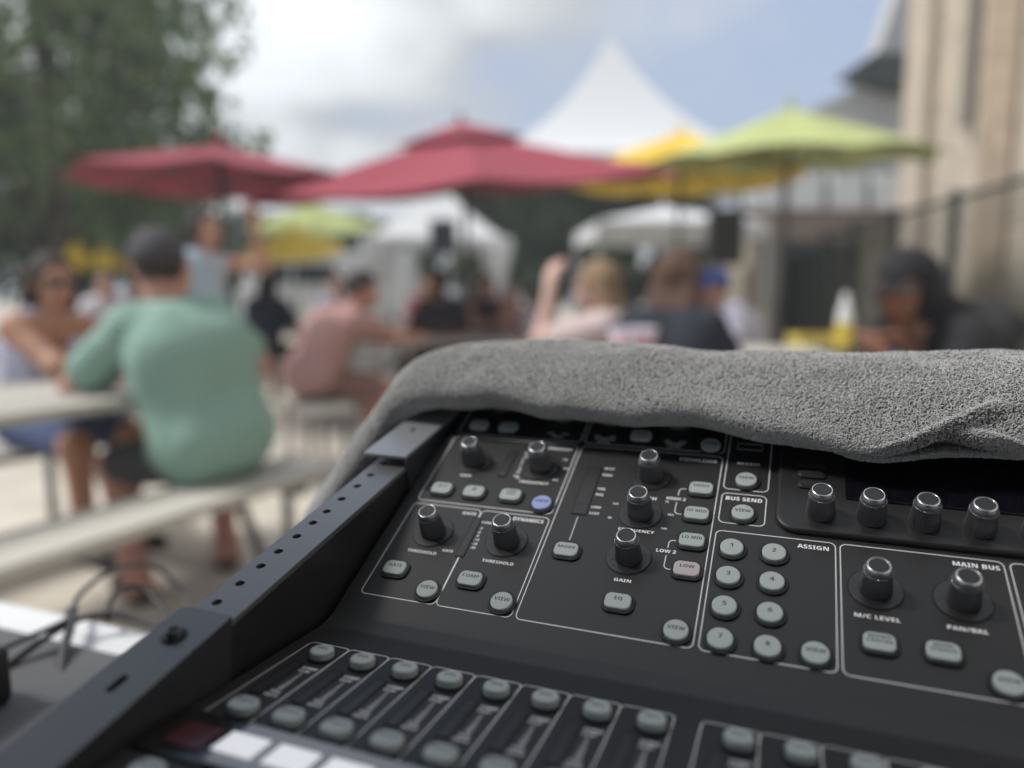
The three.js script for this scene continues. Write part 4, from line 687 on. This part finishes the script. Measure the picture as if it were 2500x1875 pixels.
person('person in a black jacket and black cap bent over food at the right', null, [1.74, 0, -2.80], dv(-0.94, 0.34), {
  near: true, size: 1.04, lean: 27, slouch: 0.12, wide: 1.1, drape: true, sleeve: 'long', hands: [[-0.05, 0.88, 0.44], [0.06, 0.88, 0.46]], elbow: [[-0.8, -1, 0], [0.8, -1, 0]], feet: [[-0.12, 0, 0.4], [0.12, 0, 0.38]], skin: [0.24, 0.105, 0.06], top: [0.013, 0.013, 0.015], pants: [0.02, 0.02, 0.024], legs: 'long', head: { yaw: 18, pitch: 8 }, hair: { color: [0.010, 0.009, 0.010], long: 0.16 }, cap: { color: [0.012, 0.012, 0.015] },
  extra: ({ g, T, Q, HB, headQ }) => {
    const bg = part('backpack', meshBones([bone(T(-0.09, 0.14, -0.20), T(0.09, 0.14, -0.20), 0.085), bone(T(-0.09, 0.34, -0.20), T(0.09, 0.34, -0.20), 0.085), bone(T(0, 0.14, -0.22), T(0, 0.36, -0.22), 0.09)], 0.014, 0.05), M(0.012, 0.012, 0.013, 0.8), g);
    part('hood', meshBones([{ c: HB(0, 0.02, -0.035), r: [0.108, 0.125, 0.120], q: headQ }, bone(HB(0, -0.06, -0.06), T(0, 0.40, -0.05), 0.105, 0.14)], 0.012, 0.05, 0.004, (x, y, z) => { const l = V(x, y, z).sub(HB(0, 0, 0)).applyQuaternion(headQ.clone().invert()); return l.z - 0.035; }), M(0.012, 0.012, 0.014, 0.9), g);
    part('white_print', meshBones([bone(T(-0.10, 0.37, -0.275), T(-0.04, 0.37, -0.290), 0.022), bone(T(0.01, 0.36, -0.290), T(0.08, 0.36, -0.280), 0.022)], 0.01, 0.02), M(0.35, 0.35, 0.36, 0.8), bg);
  }
});
person('person in a white shirt seated far back beside the woman in sunglasses', 'people seated further back', [-4.0, 0, -7.4], dv(0.4, 1), { lean: 8, hands: [[-0.12, 0.80, 0.40], [0.12, 0.80, 0.40]], feet: [[-0.12, 0, 0.4], [0.12, 0, 0.4]], skin: SKIN.fair, top: [0.66, 0.63, 0.66], pants: GREY, hair: { color: [0.10, 0.07, 0.05] } });
person('grey haired person seated far back at the left, arm bent', 'people seated further back', [-3.9, 0, -8.4], dv(-0.6, 0.8), { lean: 8, hands: [[-0.02, 1.05, 0.36], [0.12, 0.80, 0.40]], feet: [[-0.12, 0, 0.4], [0.12, 0, 0.4]], skin: SKIN.fair, top: [0.40, 0.36, 0.40], pants: GREY, hair: { color: [0.40, 0.39, 0.39] } });
picnicTable('grey picnic table far back at the left behind the woman in sunglasses', -3.95, -6.85, dirTurn(0.98, 0.1), 1.9);

// ------------------------------------------------------------------ things on the tables
{
  const p = at(1545, 800, 2.85), c = thing('paper_cup', 'large white paper cup with pink stripes in front of the blonde person', 'cup', null, [p.x, 0.752, p.z]);
  const prof = [[0.058, 0], [0.060, 0.004], [0.092, 0.205], [0.095, 0.207], [0.0955, 0.211], [0.093, 0.213], [0.088, 0.208], [0.057, 0.008], [0.00001, 0.008]];
  part('cup_wall', lathe(prof, 40), M(0.72, 0.66, 0.72, 0.5), c);
  for (let i = 0; i < 7; i++) { const a = i / 7 * Math.PI * 2 + 0.32; part('printed_stripe', grid(6, 8, (s, t) => { const y = 0.02 + t * 0.165, r = mix(0.058, 0.092, y / 0.205) + 0.0012 + 0.0008, th = a + (s - 0.5) * 0.42; return [r * Math.sin(th), y, r * Math.cos(th)]; }), M(0.62, 0.13, 0.21, 0.5), c); }
}
picnicTable('picnic table hidden behind the towel, with the striped cup on it', 0.46, -2.75, dirTurn(0.97, -0.24), 1.0, [0, 0]);
{
  const p = at(2060, 835, 4.6), b = thing('drink_bottle', 'tall bottle of yellow drink with a white top on the right hand table', 'bottle', null, [p.x, 0.752, p.z]);
  part('bottle_body', lathe([[0.00001, 0], [0.052, 0], [0.056, 0.006], [0.056, 0.13], [0.046, 0.165]], 28), M(0.62, 0.48, 0.06, 0.3), b);
  part('white_top', lathe([[0.046, 0.165], [0.050, 0.17], [0.040, 0.24], [0.022, 0.30], [0.018, 0.345], [0.00001, 0.348]], 28), M(0.72, 0.73, 0.70, 0.4), b);
  const q = at(1990, 812, 4.95), t = thing('food_tray', 'shallow yellow food tray on the right hand table', 'tray', null, [q.x, 0.752, q.z], 0.1);
  part('tray_wall', merge([box(0.30, 0.075, 0.008, 0, 0.0375, 0.10), box(0.30, 0.075, 0.008, 0, 0.0375, -0.10), box(0.008, 0.075, 0.192, 0.146, 0.0375, 0), box(0.008, 0.075, 0.192, -0.146, 0.0375, 0)]), M(0.60, 0.47, 0.10, 0.6), t); part('tray_floor', box(0.284, 0.006, 0.192, 0, 0.005, 0), M(0.60, 0.47, 0.10, 0.6), t);
  const r = at(2010, 800, 5.2), n = thing('paper_plate', 'white paper plate and napkin beside the yellow tray', 'plate', null, [r.x - 0.18, 0.752, r.z + 0.3]);
  part('plate', lathe([[0.00001, 0.003], [0.08, 0.003], [0.115, 0.014], [0.118, 0.014], [0.082, 0], [0.00001, 0]], 32), M(0.75, 0.75, 0.73, 0.7), n);
}

// ------------------------------------------------------------------ parasols
const poleMat = M(0.05, 0.045, 0.045, 0.4, { metalness: 0.4 }), ribMat = M(0.10, 0.09, 0.085, 0.5);
function parasol(label, group, px, D, R, rim, peak, rgb, opt = {}) {
  const n = opt.n || 8, x = (px - 1250) / FPX * D, turn = opt.turn || 0, g = thing('parasol', label, 'parasol', group, [x, 0, -D]);
  const mat = new THREE.MeshPhysicalMaterial({ color: new THREE.Color().setRGB(...rgb), roughness: 0.9, transmission: opt.trans ?? 0.1, thickness: 0, side: THREE.DoubleSide });
  const h = peak - rim, hole = opt.vent ? 0.22 : 0.015, deg = Math.PI / 180;
  const tilt = new THREE.Matrix4().makeTranslation(0, rim, 0).multiply(new THREE.Matrix4().makeRotationFromEuler(new THREE.Euler((opt.tilt || 0) * deg, 0, (opt.roll || 0) * deg))).multiply(new THREE.Matrix4().makeTranslation(0, -rim, 0));
  const put = (name, geo, m) => part(name, geo.applyMatrix4(tilt), m, g);
  part('pole', cyl(0.024, 0.024, rim + 0.1, 0, (rim + 0.1) / 2, 0, 14), poleMat, g); put('upper_pole', cyl(0.02, 0.02, h - 0.12, 0, rim + h / 2 + 0.03, 0, 12), poleMat);
  const edge = t => { const k = ((t * n) % 1 + 1) % 1, a = Math.PI / n; return Math.cos(a) / Math.cos((k - 0.5) * 2 * a); };
  for (let k = 0; k < n; k++) {
    const surf = (a, b, r0, r1, y0, dy, sag) => { const t = (k + a) / n, th = t * Math.PI * 2 + turn, rr_ = mix(r0, r1, b), mid = Math.sin(a * Math.PI), rad = rr_ * mix(1, edge(t), 0.9) * (1 - 0.03 * mid * b); const y = y0 + dy * (1 - rr_ / r1) ** (opt.conc || 1.0) - sag * mid * Math.sin(b * Math.PI * 0.62) + (opt.scallop || 0) * mid * b * b; return [rad * Math.cos(th), y, -rad * Math.sin(th)]; };
    put('canopy_panel', grid(8, 10, (a, b) => surf(a, b, R * hole, R, rim, h, 0.03 * R)), mat);
    if (opt.vent) put('vent_panel', grid(6, 4, (a, b) => surf(a, b, 0.02, R * 0.30, peak - h * 0.28 + 0.05, h * 0.34, 0.01)), mat);
    if (opt.valance) put('valance', grid(8, 2, (a, b) => { const q = surf(a, 1, R * hole, R, rim, h, 0.03 * R); return [q[0] * 1.001, q[1] - b * opt.valance, q[2] * 1.001]; }), mat);
    const th = k / n * Math.PI * 2 + turn, c = Math.cos(th), s = -Math.sin(th);
    put('rib', tube([[0.03 * c, peak - 0.05, 0.03 * s], [R * 0.5 * c, rim + h * 0.5 - 0.03, R * 0.5 * s], [R * 0.99 * c, rim - 0.012, R * 0.99 * s]], 0.010, 10, 5), ribMat);
    put('strut', tube([[0.03 * c, rim - 0.05, 0.03 * s], [R * 0.52 * c, rim + h * 0.47 - 0.03, R * 0.52 * s]], 0.008, 4, 5), ribMat);
  }
  put('finial', lathe([[0.00001, 0.13], [0.018, 0.11], [0.028, 0.085], [0.016, 0.05], [0.035, 0.03], [0.04, 0]], 16).translate(0, peak + (opt.vent ? 0.06 * h : 0), 0), mat);
  part('base', merge([cyl(0.30, 0.32, 0.06, 0, 0.03, 0, 28), cyl(0.04, 0.05, 0.28, 0, 0.19, 0, 16)]), M(0.06, 0.06, 0.06, 0.7), g);
  return g;
}
const RED = [0.32, 0.050, 0.075], LIME = [0.46, 0.52, 0.20], YEL = [0.78, 0.54, 0.05];
parasol('dark red parasol at the left in front of the big tree', 'red parasols', 555, 6.7, 1.28, 2.07, 2.37, RED, { turn: 0.30, trans: 0.02 });
parasol('dark red parasol with a stepped top left of the white tent peak', 'red parasols', 1140, 6.5, 1.86, 1.99, 2.45, RED, { vent: true, turn: 0.1, trans: 0.02, tilt: 6.5, roll: 4 });
parasol('lime green parasol in front of the brick building', 'lime green parasols', 1905, 7.6, 1.46, 2.37, 2.90, LIME, { turn: -Math.PI / 2, scallop: 0.10, trans: 0.08, tilt: 4, roll: 1 });
parasol('yellow parasol half hidden between the red and lime green parasols', 'yellow parasols', 1650, 9.6, 1.55, 2.52, 3.10, YEL, { turn: 0.2, trans: 0.06 });
parasol('small lime green parasol far back under the left red parasol', 'lime green parasols', 775, 15.5, 1.35, 2.42, 2.90, LIME, { turn: 0.2, trans: 0.1, tilt: 9 });
parasol('small bright yellow parasol far back, behind the standing person', 'yellow parasols', 728, 13.0, 0.90, 1.84, 2.22, YEL, { turn: 0.1, trans: 0.25, tilt: 16 });
for (const [px, lab] of [[205, 'leftmost tiny folded yellow parasol beneath the tree'], [280, 'tiny folded yellow parasol beneath the tree, nearer the grey cap']]) {
  const D = 11, x = (px - 1250) / FPX * D, g = thing('folded_parasol', lab, 'parasol', 'folded yellow parasols', [x, 0, -D]);
  part('pole', cyl(0.02, 0.02, 1.90, 0, 0.95, 0, 12), poleMat, g); part('base', cyl(0.22, 0.24, 0.06, 0, 0.03, 0, 24), M(0.06, 0.06, 0.06, 0.7), g);
  part('folded_canopy', grid(40, 10, (a, b) => { const th = a * Math.PI * 2, r = (0.04 + 0.12 * Math.sin(Math.min(1, b * 1.15) * Math.PI * 0.62)) * (1 + 0.22 * Math.cos(th * 8)); return [r * Math.cos(th), 1.84 - b * 0.40, r * Math.sin(th)]; }), new THREE.MeshStandardMaterial({ color: new THREE.Color().setRGB(...YEL), roughness: 0.9, side: THREE.DoubleSide }), g);
}

// ------------------------------------------------------------------ white tents
const tentMat = new THREE.MeshPhysicalMaterial({ color: new THREE.Color().setRGB(0.80, 0.81, 0.82), roughness: 0.6, transmission: 0.15, thickness: 0, side: THREE.DoubleSide }), aluMat = M(0.55, 0.56, 0.57, 0.4, { metalness: 0.4 });
function tent(label, px, D, half, eave, peak, val, conc, turn = 0, curtains = false) {
  const x = (px - 1250) / FPX * D, g = thing('white_tent', label, 'tent', 'white event tents', [x, 0, -D], turn);
  for (let k = 0; k < 4; k++) {
    const ry = k * Math.PI / 2;
    part('roof_panel', grid(12, 16, (a, b) => { const w = mix(0.02, half, b); return [mix(-w, w, a), eave + (peak - eave) * (1 - b) ** conc, w]; }).rotateY(ry), tentMat, g);
    part('valance', grid(24, 2, (a, b) => [mix(-half, half, a), eave - b * (val - 0.05 * Math.abs(Math.sin(a * Math.PI * 6))), half * 1.001]).rotateY(ry), tentMat, g);
    const c = [[half, half], [half, -half], [-half, -half], [-half, half]][k];
    const l = part('leg', box(0.07, eave, 0.07, c[0] * 0.985, eave / 2, c[1] * 0.985), aluMat, g);
    part('eave_rail', box(half * 1.94, 0.05, 0.05, 0, eave - 0.03, half * 0.97).rotateY(ry), aluMat, g);
    if (curtains) part('tied_curtain', grid(24, 12, (a, b) => { const th = a * Math.PI * 2, r = 0.20 * (0.75 + 0.35 * Math.cos(b * Math.PI * 2)) * (1 + 0.12 * Math.cos(th * 9)); return [c[0] * 0.94 + r * Math.cos(th), eave * (1 - b), c[1] * 0.94 + r * Math.sin(th)]; }), tentMat, l);
  }
  part('mast_tip', lathe([[0.00001, 0.18], [0.03, 0.10], [0.05, 0]], 12).translate(0, peak - 0.01, 0), aluMat, g);
  return g;
}
tent('large white high peak tent rising behind the red and yellow parasols', 1478, 20, 3.9, 4.05, 7.6, 0.35, 2.0);
tent('small white peaked canopy in the middle distance under the red parasol', 1070, 16.0, 1.32, 2.18, 3.42, 0.20, 1.2, 0.10, true);

tent('low white stage canopy between the loudspeakers', 1612, 13, 1.34, 2.20, 2.55, 0.26, 1.0, 0.05);

// ------------------------------------------------------------------ loudspeakers on stands
function loudspeaker(label, px, py, D, w, h) {
  const p = at(px, py, D), g = thing('loudspeaker', label, 'loudspeaker', 'loudspeakers on stands by the stage', [p.x, 0, p.z]);
  const y = p.y; part('cabinet', rbox(w, h, w * 0.9, 0.03, 0, y, 0), M(0.030, 0.035, 0.046, 0.6), g); part('grille', rbox(w * 0.9, h * 0.92, 0.02, 0.008, 0, y, w * 0.45), M(0.040, 0.046, 0.058, 0.8), g);
  part('pole', cyl(0.018, 0.018, y - h / 2 - 0.12, 0, (y - h / 2 + 0.12) / 2, 0, 10), blackPlastic, g); for (let k = 0; k < 3; k++) { const a = k * 2.09 + 0.4; part('leg', tube([[0, 0.75, 0], [0.5 * Math.cos(a), 0.015, 0.5 * Math.sin(a)]], 0.013, 4, 6), blackPlastic, g); }
}
loudspeaker('black loudspeaker on a stand in front of the small white canopy', 1082, 578, 10.5, 0.36, 0.46);
loudspeaker('black loudspeaker on a stand below the lime green parasol', 1770, 580, 10.2, 0.42, 0.74);

// ------------------------------------------------------------------ trees
const leafGeo = (() => { const s = new THREE.Shape(); s.moveTo(0, -0.5); s.quadraticCurveTo(0.42, -0.1, 0.28, 0.18); s.quadraticCurveTo(0.15, 0.42, 0, 0.5); s.quadraticCurveTo(-0.15, 0.42, -0.28, 0.18); s.quadraticCurveTo(-0.42, -0.1, 0, -0.5); const g = new THREE.ShapeGeometry(s, 3); return g; })();
const leafMat = new THREE.MeshPhysicalMaterial({ color: 0xffffff, roughness: 0.7, transmission: 0.45, thickness: 0, side: THREE.DoubleSide }), bark = M(0.085, 0.065, 0.05, 0.95);
function tree(label, name, group, px, D, h, cw, base, rgb, n, leaf = 0.16, lobes = 12, sk = 0) {
  const x = (px - 1250) / FPX * D, g = thing(name, label, 'tree', group, [x, 0, -D]);
  const limbs = [tube([[0, -0.05, 0], [0.05, h * 0.25, 0.03], [-0.04, h * 0.5, 0], [0.05, h * 0.8, 0.05]], 0.02 * h, 24, 9)];
  const cen = [];
  for (let i = 0; i < lobes; i++) { const a = i * 2.4 + rr(-0.4, 0.4), t = (i + 0.5) / lobes, y = mix(base + 0.12 * (h - base), h * 0.93, t), r = cw * (0.30 + 0.70 * Math.sin(Math.PI * Math.min(1, 0.15 + t * 0.88))) * rr(0.45, 0.80); cen.push([r * Math.cos(a) + sk * (y - base), y, r * Math.sin(a), cw * rr(0.26, 0.44)]); limbs.push(tube([[0, y * 0.55, 0], [r * 0.4 * Math.cos(a), y * 0.78, r * 0.4 * Math.sin(a)], [r * 0.85 * Math.cos(a), y, r * 0.85 * Math.sin(a)]], 0.007 * h, 10, 6)); }
  part('trunk', merge(limbs), bark, g);
  const im = new THREE.InstancedMesh(leafGeo, leafMat, n), m = new THREE.Matrix4(), q = new THREE.Quaternion(), e = new THREE.Euler(), c = new THREE.Color();
  for (let i = 0; i < n; i++) {
    const L = cen[Math.floor(rnd() * cen.length)], u = rr(-1, 1), th = rnd() * 6.283, rad = L[3] * Math.pow(rnd(), 0.45) * (0.75 + 0.5 * noise(u * 3 + L[1], th * 1.4, L[0])), s = Math.sqrt(1 - u * u);
    e.set(rr(-1.2, 1.2), rnd() * 6.28, rr(-1.2, 1.2)); q.setFromEuler(e); const k = leaf * rr(0.6, 1.4);
    m.compose(V(L[0] + rad * s * Math.cos(th), L[1] + rad * u * 0.8, L[2] + rad * s * Math.sin(th)), q, V(k, k * 1.3, k)); im.setMatrixAt(i, m);
    const b = rr(0.6, 1.35), y = rr(-0.012, 0.02); im.setColorAt(i, c.setRGB((rgb[0] + y) * b, rgb[1] * b, (rgb[2] - y * 0.3) * b));
  }
  im.name = 'crown'; im.userData = { kind: 'stuff' }; shadow(im); g.add(im); return g;
}
tree('big broad leaved tree filling the upper left of the picture', 'broadleaf_tree', 'trees around the terrace', 165, 11.5, 7.6, 3.5, 1.5, [0.135, 0.205, 0.080], 9500, 0.18, 22);
tree('dark tree at the far left edge behind the woman in sunglasses', 'broadleaf_tree', 'trees around the terrace', -120, 14, 6.0, 2.9, 0.9, [0.105, 0.155, 0.072], 8000, 0.17, 14);
tree('dark leafy tree behind the left red parasol', 'broadleaf_tree', 'trees around the terrace', 330, 15, 4.3, 2.3, 0.7, [0.100, 0.150, 0.072], 8000, 0.17, 13);
tree('green tree between the small white canopy and the large tent', 'broadleaf_tree', 'trees around the terrace', 1290, 19, 3.9, 1.7, 0.6, [0.105, 0.160, 0.078], 8000, 0.2, 10);
tree('dark hedge like tree behind the stage under the large tent', 'broadleaf_tree', 'trees around the terrace', 1400, 18, 3.9, 1.8, 0.4, [0.105, 0.160, 0.078], 7000, 0.18, 10);
tree('low dark tree behind the stage, left of the right loudspeaker', 'broadleaf_tree', 'trees around the terrace', 1600, 19, 3.9, 2.0, 0.3, [0.105, 0.160, 0.078], 7000, 0.18, 10);
tree('bluish green tree behind the small yellow parasol', 'broadleaf_tree', 'trees around the terrace', 640, 24, 3.3, 2.3, 0.6, [0.075, 0.115, 0.065], 7000, 0.22, 10);
tree('green tree behind the small white canopy', 'broadleaf_tree', 'trees around the terrace', 1120, 23, 4.6, 2.3, 0.6, [0.105, 0.160, 0.078], 8000, 0.22, 11);
tree('green tree behind the white van', 'broadleaf_tree', 'trees around the terrace', 905, 27, 3.7, 2.6, 0.5, [0.075, 0.115, 0.065], 7000, 0.24, 10);

// ------------------------------------------------------------------ white van parked behind the tables
{
  const D = 21, x = (815 - 1250) / FPX * D, g = thing('parked_van', 'white van parked behind the far tables below the small yellow parasol', 'van', null, [x, 0, -D], 0.06);
  const s = new THREE.Shape(); [[-2.3, 0.35], [-2.3, 1.15], [-2.05, 1.25], [-1.35, 2.05], [-1.1, 2.12], [2.25, 2.12], [2.35, 1.95], [2.35, 0.35]].forEach((p, i) => i ? s.lineTo(...p) : s.moveTo(...p)); s.closePath();
  part('body', new THREE.ExtrudeGeometry(s, { depth: 1.7, bevelEnabled: true, bevelSize: 0.06, bevelThickness: 0.06, bevelSegments: 3 }).translate(0, 0, -0.85), M(0.72, 0.73, 0.74, 0.3), g);
  for (const [a, b] of [[-1.75, -0.95], [-0.85, 0.25]]) part('window', box(b - a, 0.52, 0.03, (a + b) / 2, 1.60, 0.925), M(0.03, 0.035, 0.04, 0.08), g);
  for (const wx of [-1.5, 1.5]) { const w = part('wheel', new THREE.CylinderGeometry(0.34, 0.34, 0.22, 28).rotateX(Math.PI / 2).translate(wx, 0.34, 0.86), M(0.015, 0.015, 0.016, 0.8), g); part('rim', new THREE.CylinderGeometry(0.2, 0.2, 0.04, 24).rotateX(Math.PI / 2).translate(wx, 0.34, 0.97), M(0.4, 0.4, 0.41, 0.3, { metalness: 0.7 }), w); }
  part('bumper', rbox(0.18, 0.22, 1.7, 0.05, -2.36, 0.5, 0), M(0.05, 0.05, 0.055, 0.6), g); part('headlight', rbox(0.1, 0.16, 0.3, 0.03, -2.34, 0.95, 0.62), M(0.6, 0.6, 0.6, 0.15), g);
}

// ------------------------------------------------------------------ buildings at the right
const brickTex = noiseTex(512, (x, y) => { const row = Math.floor(y * 64), col = Math.floor(x * 24 + (row % 2) * 0.5), mort = ((y * 64) % 1 < 0.14 || (x * 24 + (row % 2) * 0.5) % 1 < 0.05) ? 1 : 0, v = 0.71 + 0.09 * (hash3(col, row, 4) - 0.5) + 0.10 * (fbm(x * 30, y * 30, 3, 3) - 0.5); return mort ? [0.70, 0.67, 0.62] : [v * 1.03, v * 0.955, v * 0.875]; }, true);
{
  brickTex.repeat.set(1, 1);
  const bm = new THREE.MeshStandardMaterial({ map: brickTex, roughness: 0.9 });
  const uvBox = (w, h, d, x, y, z) => { const g = box(w, h, d, x, y, z), p = g.attributes.position, n = g.attributes.normal, uv = g.attributes.uv; for (let i = 0; i < p.count; i++) { const ax = Math.abs(n.getX(i)) > 0.5; uv.setXY(i, (ax ? p.getZ(i) : p.getX(i)) / 5, p.getY(i) / 5); } return g; };
  // a long wall running away at the right; its far corner shows left of the edge of the frame
  const g = thing('brick_building', 'tall tan brick building with pilasters along the right edge', 'building', null, [5.0, 0, -9.4], 0);
  part('wall', uvBox(4, 8, 11, 2.0, 4, 5.5), bm, g);
  part('corner_pilaster', uvBox(0.20, 8, 0.50, -0.03, 4, 0.05), bm, g);
  part('pilaster', uvBox(0.10, 8, 0.50, -0.02, 4, 1.55), new THREE.MeshStandardMaterial({ map: brickTex, color: new THREE.Color().setRGB(0.78, 0.71, 0.64), roughness: 0.9 }), g, 'darker brown brick pilaster');
  part('downpipe', cyl(0.06, 0.06, 5.0, -0.10, 5.4, 1.05, 14), M(0.30, 0.27, 0.23, 0.6), g);
  const w = part('window', box(0.06, 1.7, 0.65, -0.01, 4.9, 2.45), M(0.20, 0.22, 0.22, 0.15), g); part('window_sill', box(0.16, 0.08, 0.8, -0.04, 4.0, 2.45), M(0.4, 0.37, 0.33, 0.8), w);
  part('cornice', uvBox(0.5, 0.3, 11.2, -0.05, 8.1, 5.5), bm, g);
}
{ // the further building: gable with grey roof, white panels above a dark opening
  const D = 13.5, X = px => (px - 1250) / FPX * D, Y = py => CAM_H + (715 - py) / FPX * D, g = thing('market_building', 'lower grey roofed building with white panels and a dark open front beyond the lime parasol', 'building', null, [0, 0, -D]);
  const wall = (x0, x1, y0, y1, d, z, m, name, lab) => part(name, box(X(x1) - X(x0), Y(y0) - Y(y1), d, (X(x0) + X(x1)) / 2, (Y(y0) + Y(y1)) / 2, z), m, g, lab);
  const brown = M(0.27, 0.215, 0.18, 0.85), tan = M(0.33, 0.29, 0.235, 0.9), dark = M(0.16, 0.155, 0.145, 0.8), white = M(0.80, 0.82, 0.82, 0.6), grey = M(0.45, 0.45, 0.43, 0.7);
  wall(1795, 2420, 515, 590, 0.3, -0.2, brown, 'fascia'); for (let k = 0; k < 4; k++) wall(1808 + k * 100, 1888 + k * 100, 432, 515, 0.12, 0, white, 'white_panel'); wall(1795, 2420, 425, 515, 0.2, -0.25, M(0.22, 0.225, 0.225, 0.7), 'panel_backing');
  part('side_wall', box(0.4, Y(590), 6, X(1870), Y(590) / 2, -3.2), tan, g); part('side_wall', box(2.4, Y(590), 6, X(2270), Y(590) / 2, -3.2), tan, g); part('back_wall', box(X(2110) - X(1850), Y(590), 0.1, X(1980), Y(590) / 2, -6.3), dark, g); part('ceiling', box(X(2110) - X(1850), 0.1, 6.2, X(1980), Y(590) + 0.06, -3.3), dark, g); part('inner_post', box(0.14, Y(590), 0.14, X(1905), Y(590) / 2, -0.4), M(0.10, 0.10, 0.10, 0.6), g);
  wall(1880, 1915, 590, 735, 0.2, -0.2, M(0.20, 0.19, 0.17, 0.8), 'post');
  // roof slope rising to the right behind the lime parasol, and the taller gable beyond
  const at2 = d => (px, py) => [(px - 1250) / FPX * d, CAM_H + (715 - py) / FPX * d], profile = (d, pts) => { const s = new THREE.Shape(); pts.map(p => at2(d)(...p)).forEach((p, i) => i ? s.lineTo(...p) : s.moveTo(...p)); s.closePath(); return s; };
  part('roof', new THREE.ExtrudeGeometry(profile(14.3, [[1850, 425], [1905, 310], [2110, 215], [2420, 190], [2420, 425]]), { depth: 0.6, bevelEnabled: false }).translate(0, 0, -1.4), M(0.58, 0.59, 0.59, 0.6), g);
  part('gable', new THREE.ExtrudeGeometry(profile(14.9, [[2100, 170], [2150, 0], [2260, -420], [2600, -420], [2600, 170]]), { depth: 0.5, bevelEnabled: false }).translate(0, 0, -1.9), grey, g);
  part('eave', new THREE.ExtrudeGeometry((() => { const q = new THREE.Shape(); q.moveTo(X(2062), Y(185)); q.lineTo(X(2110), Y(150)); q.lineTo(X(2300), Y(150)); q.lineTo(X(2300), Y(232)); q.lineTo(X(2175), Y(228)); q.closePath(); return q; })(), { depth: 0.8, bevelEnabled: false }).translate(0, 0, -1.0), M(0.045, 0.055, 0.055, 0.7), g, 'dark eave under the gable');
}
{ // dark green metal fence along the right side
  const A = V(3.05, 0, -4.35), B = V(3.72, 0, -9.0), n = 4, g = thing('metal_fence', 'dark green metal mesh fence in front of the brick building', 'fence', null, [0, 0, 0]);
  const fm = M(0.020, 0.038, 0.030, 0.5), H = 1.80, P = t => A.clone().lerp(B, t);
  for (let i = 0; i <= n; i++) { const p = P(i / n); part('post', cyl(0.035, 0.035, H + 0.04, p.x, (H + 0.04) / 2, p.z, 12), fm, g); }
  for (let i = 0; i < n; i++) { const a = P(i / n), b = P((i + 1) / n); part('top_rail', tube([[a.x, H - 0.02, a.z], [b.x, H - 0.02, b.z]], 0.022, 2, 8), fm, g); part('bottom_rail', tube([[a.x, 0.1, a.z], [b.x, 0.1, b.z]], 0.018, 2, 8), fm, g);
    const wires = []; for (let k = 1; k < 22; k++) { const q = a.clone().lerp(b, k / 22); wires.push(cyl(0.0035, 0.0035, H - 0.14, q.x, H / 2 + 0.03, q.z, 4)); } for (let k = 1; k < 26; k++) wires.push(tube([[a.x, 0.1 + k * (H - 0.14) / 26, a.z], [b.x, 0.1 + k * (H - 0.14) / 26, b.z]], 0.0035, 1, 4)); const w = part('mesh_panel', merge(wires), fm, g); w.userData.kind = 'stuff'; }
}
renderer.render(scene, camera);
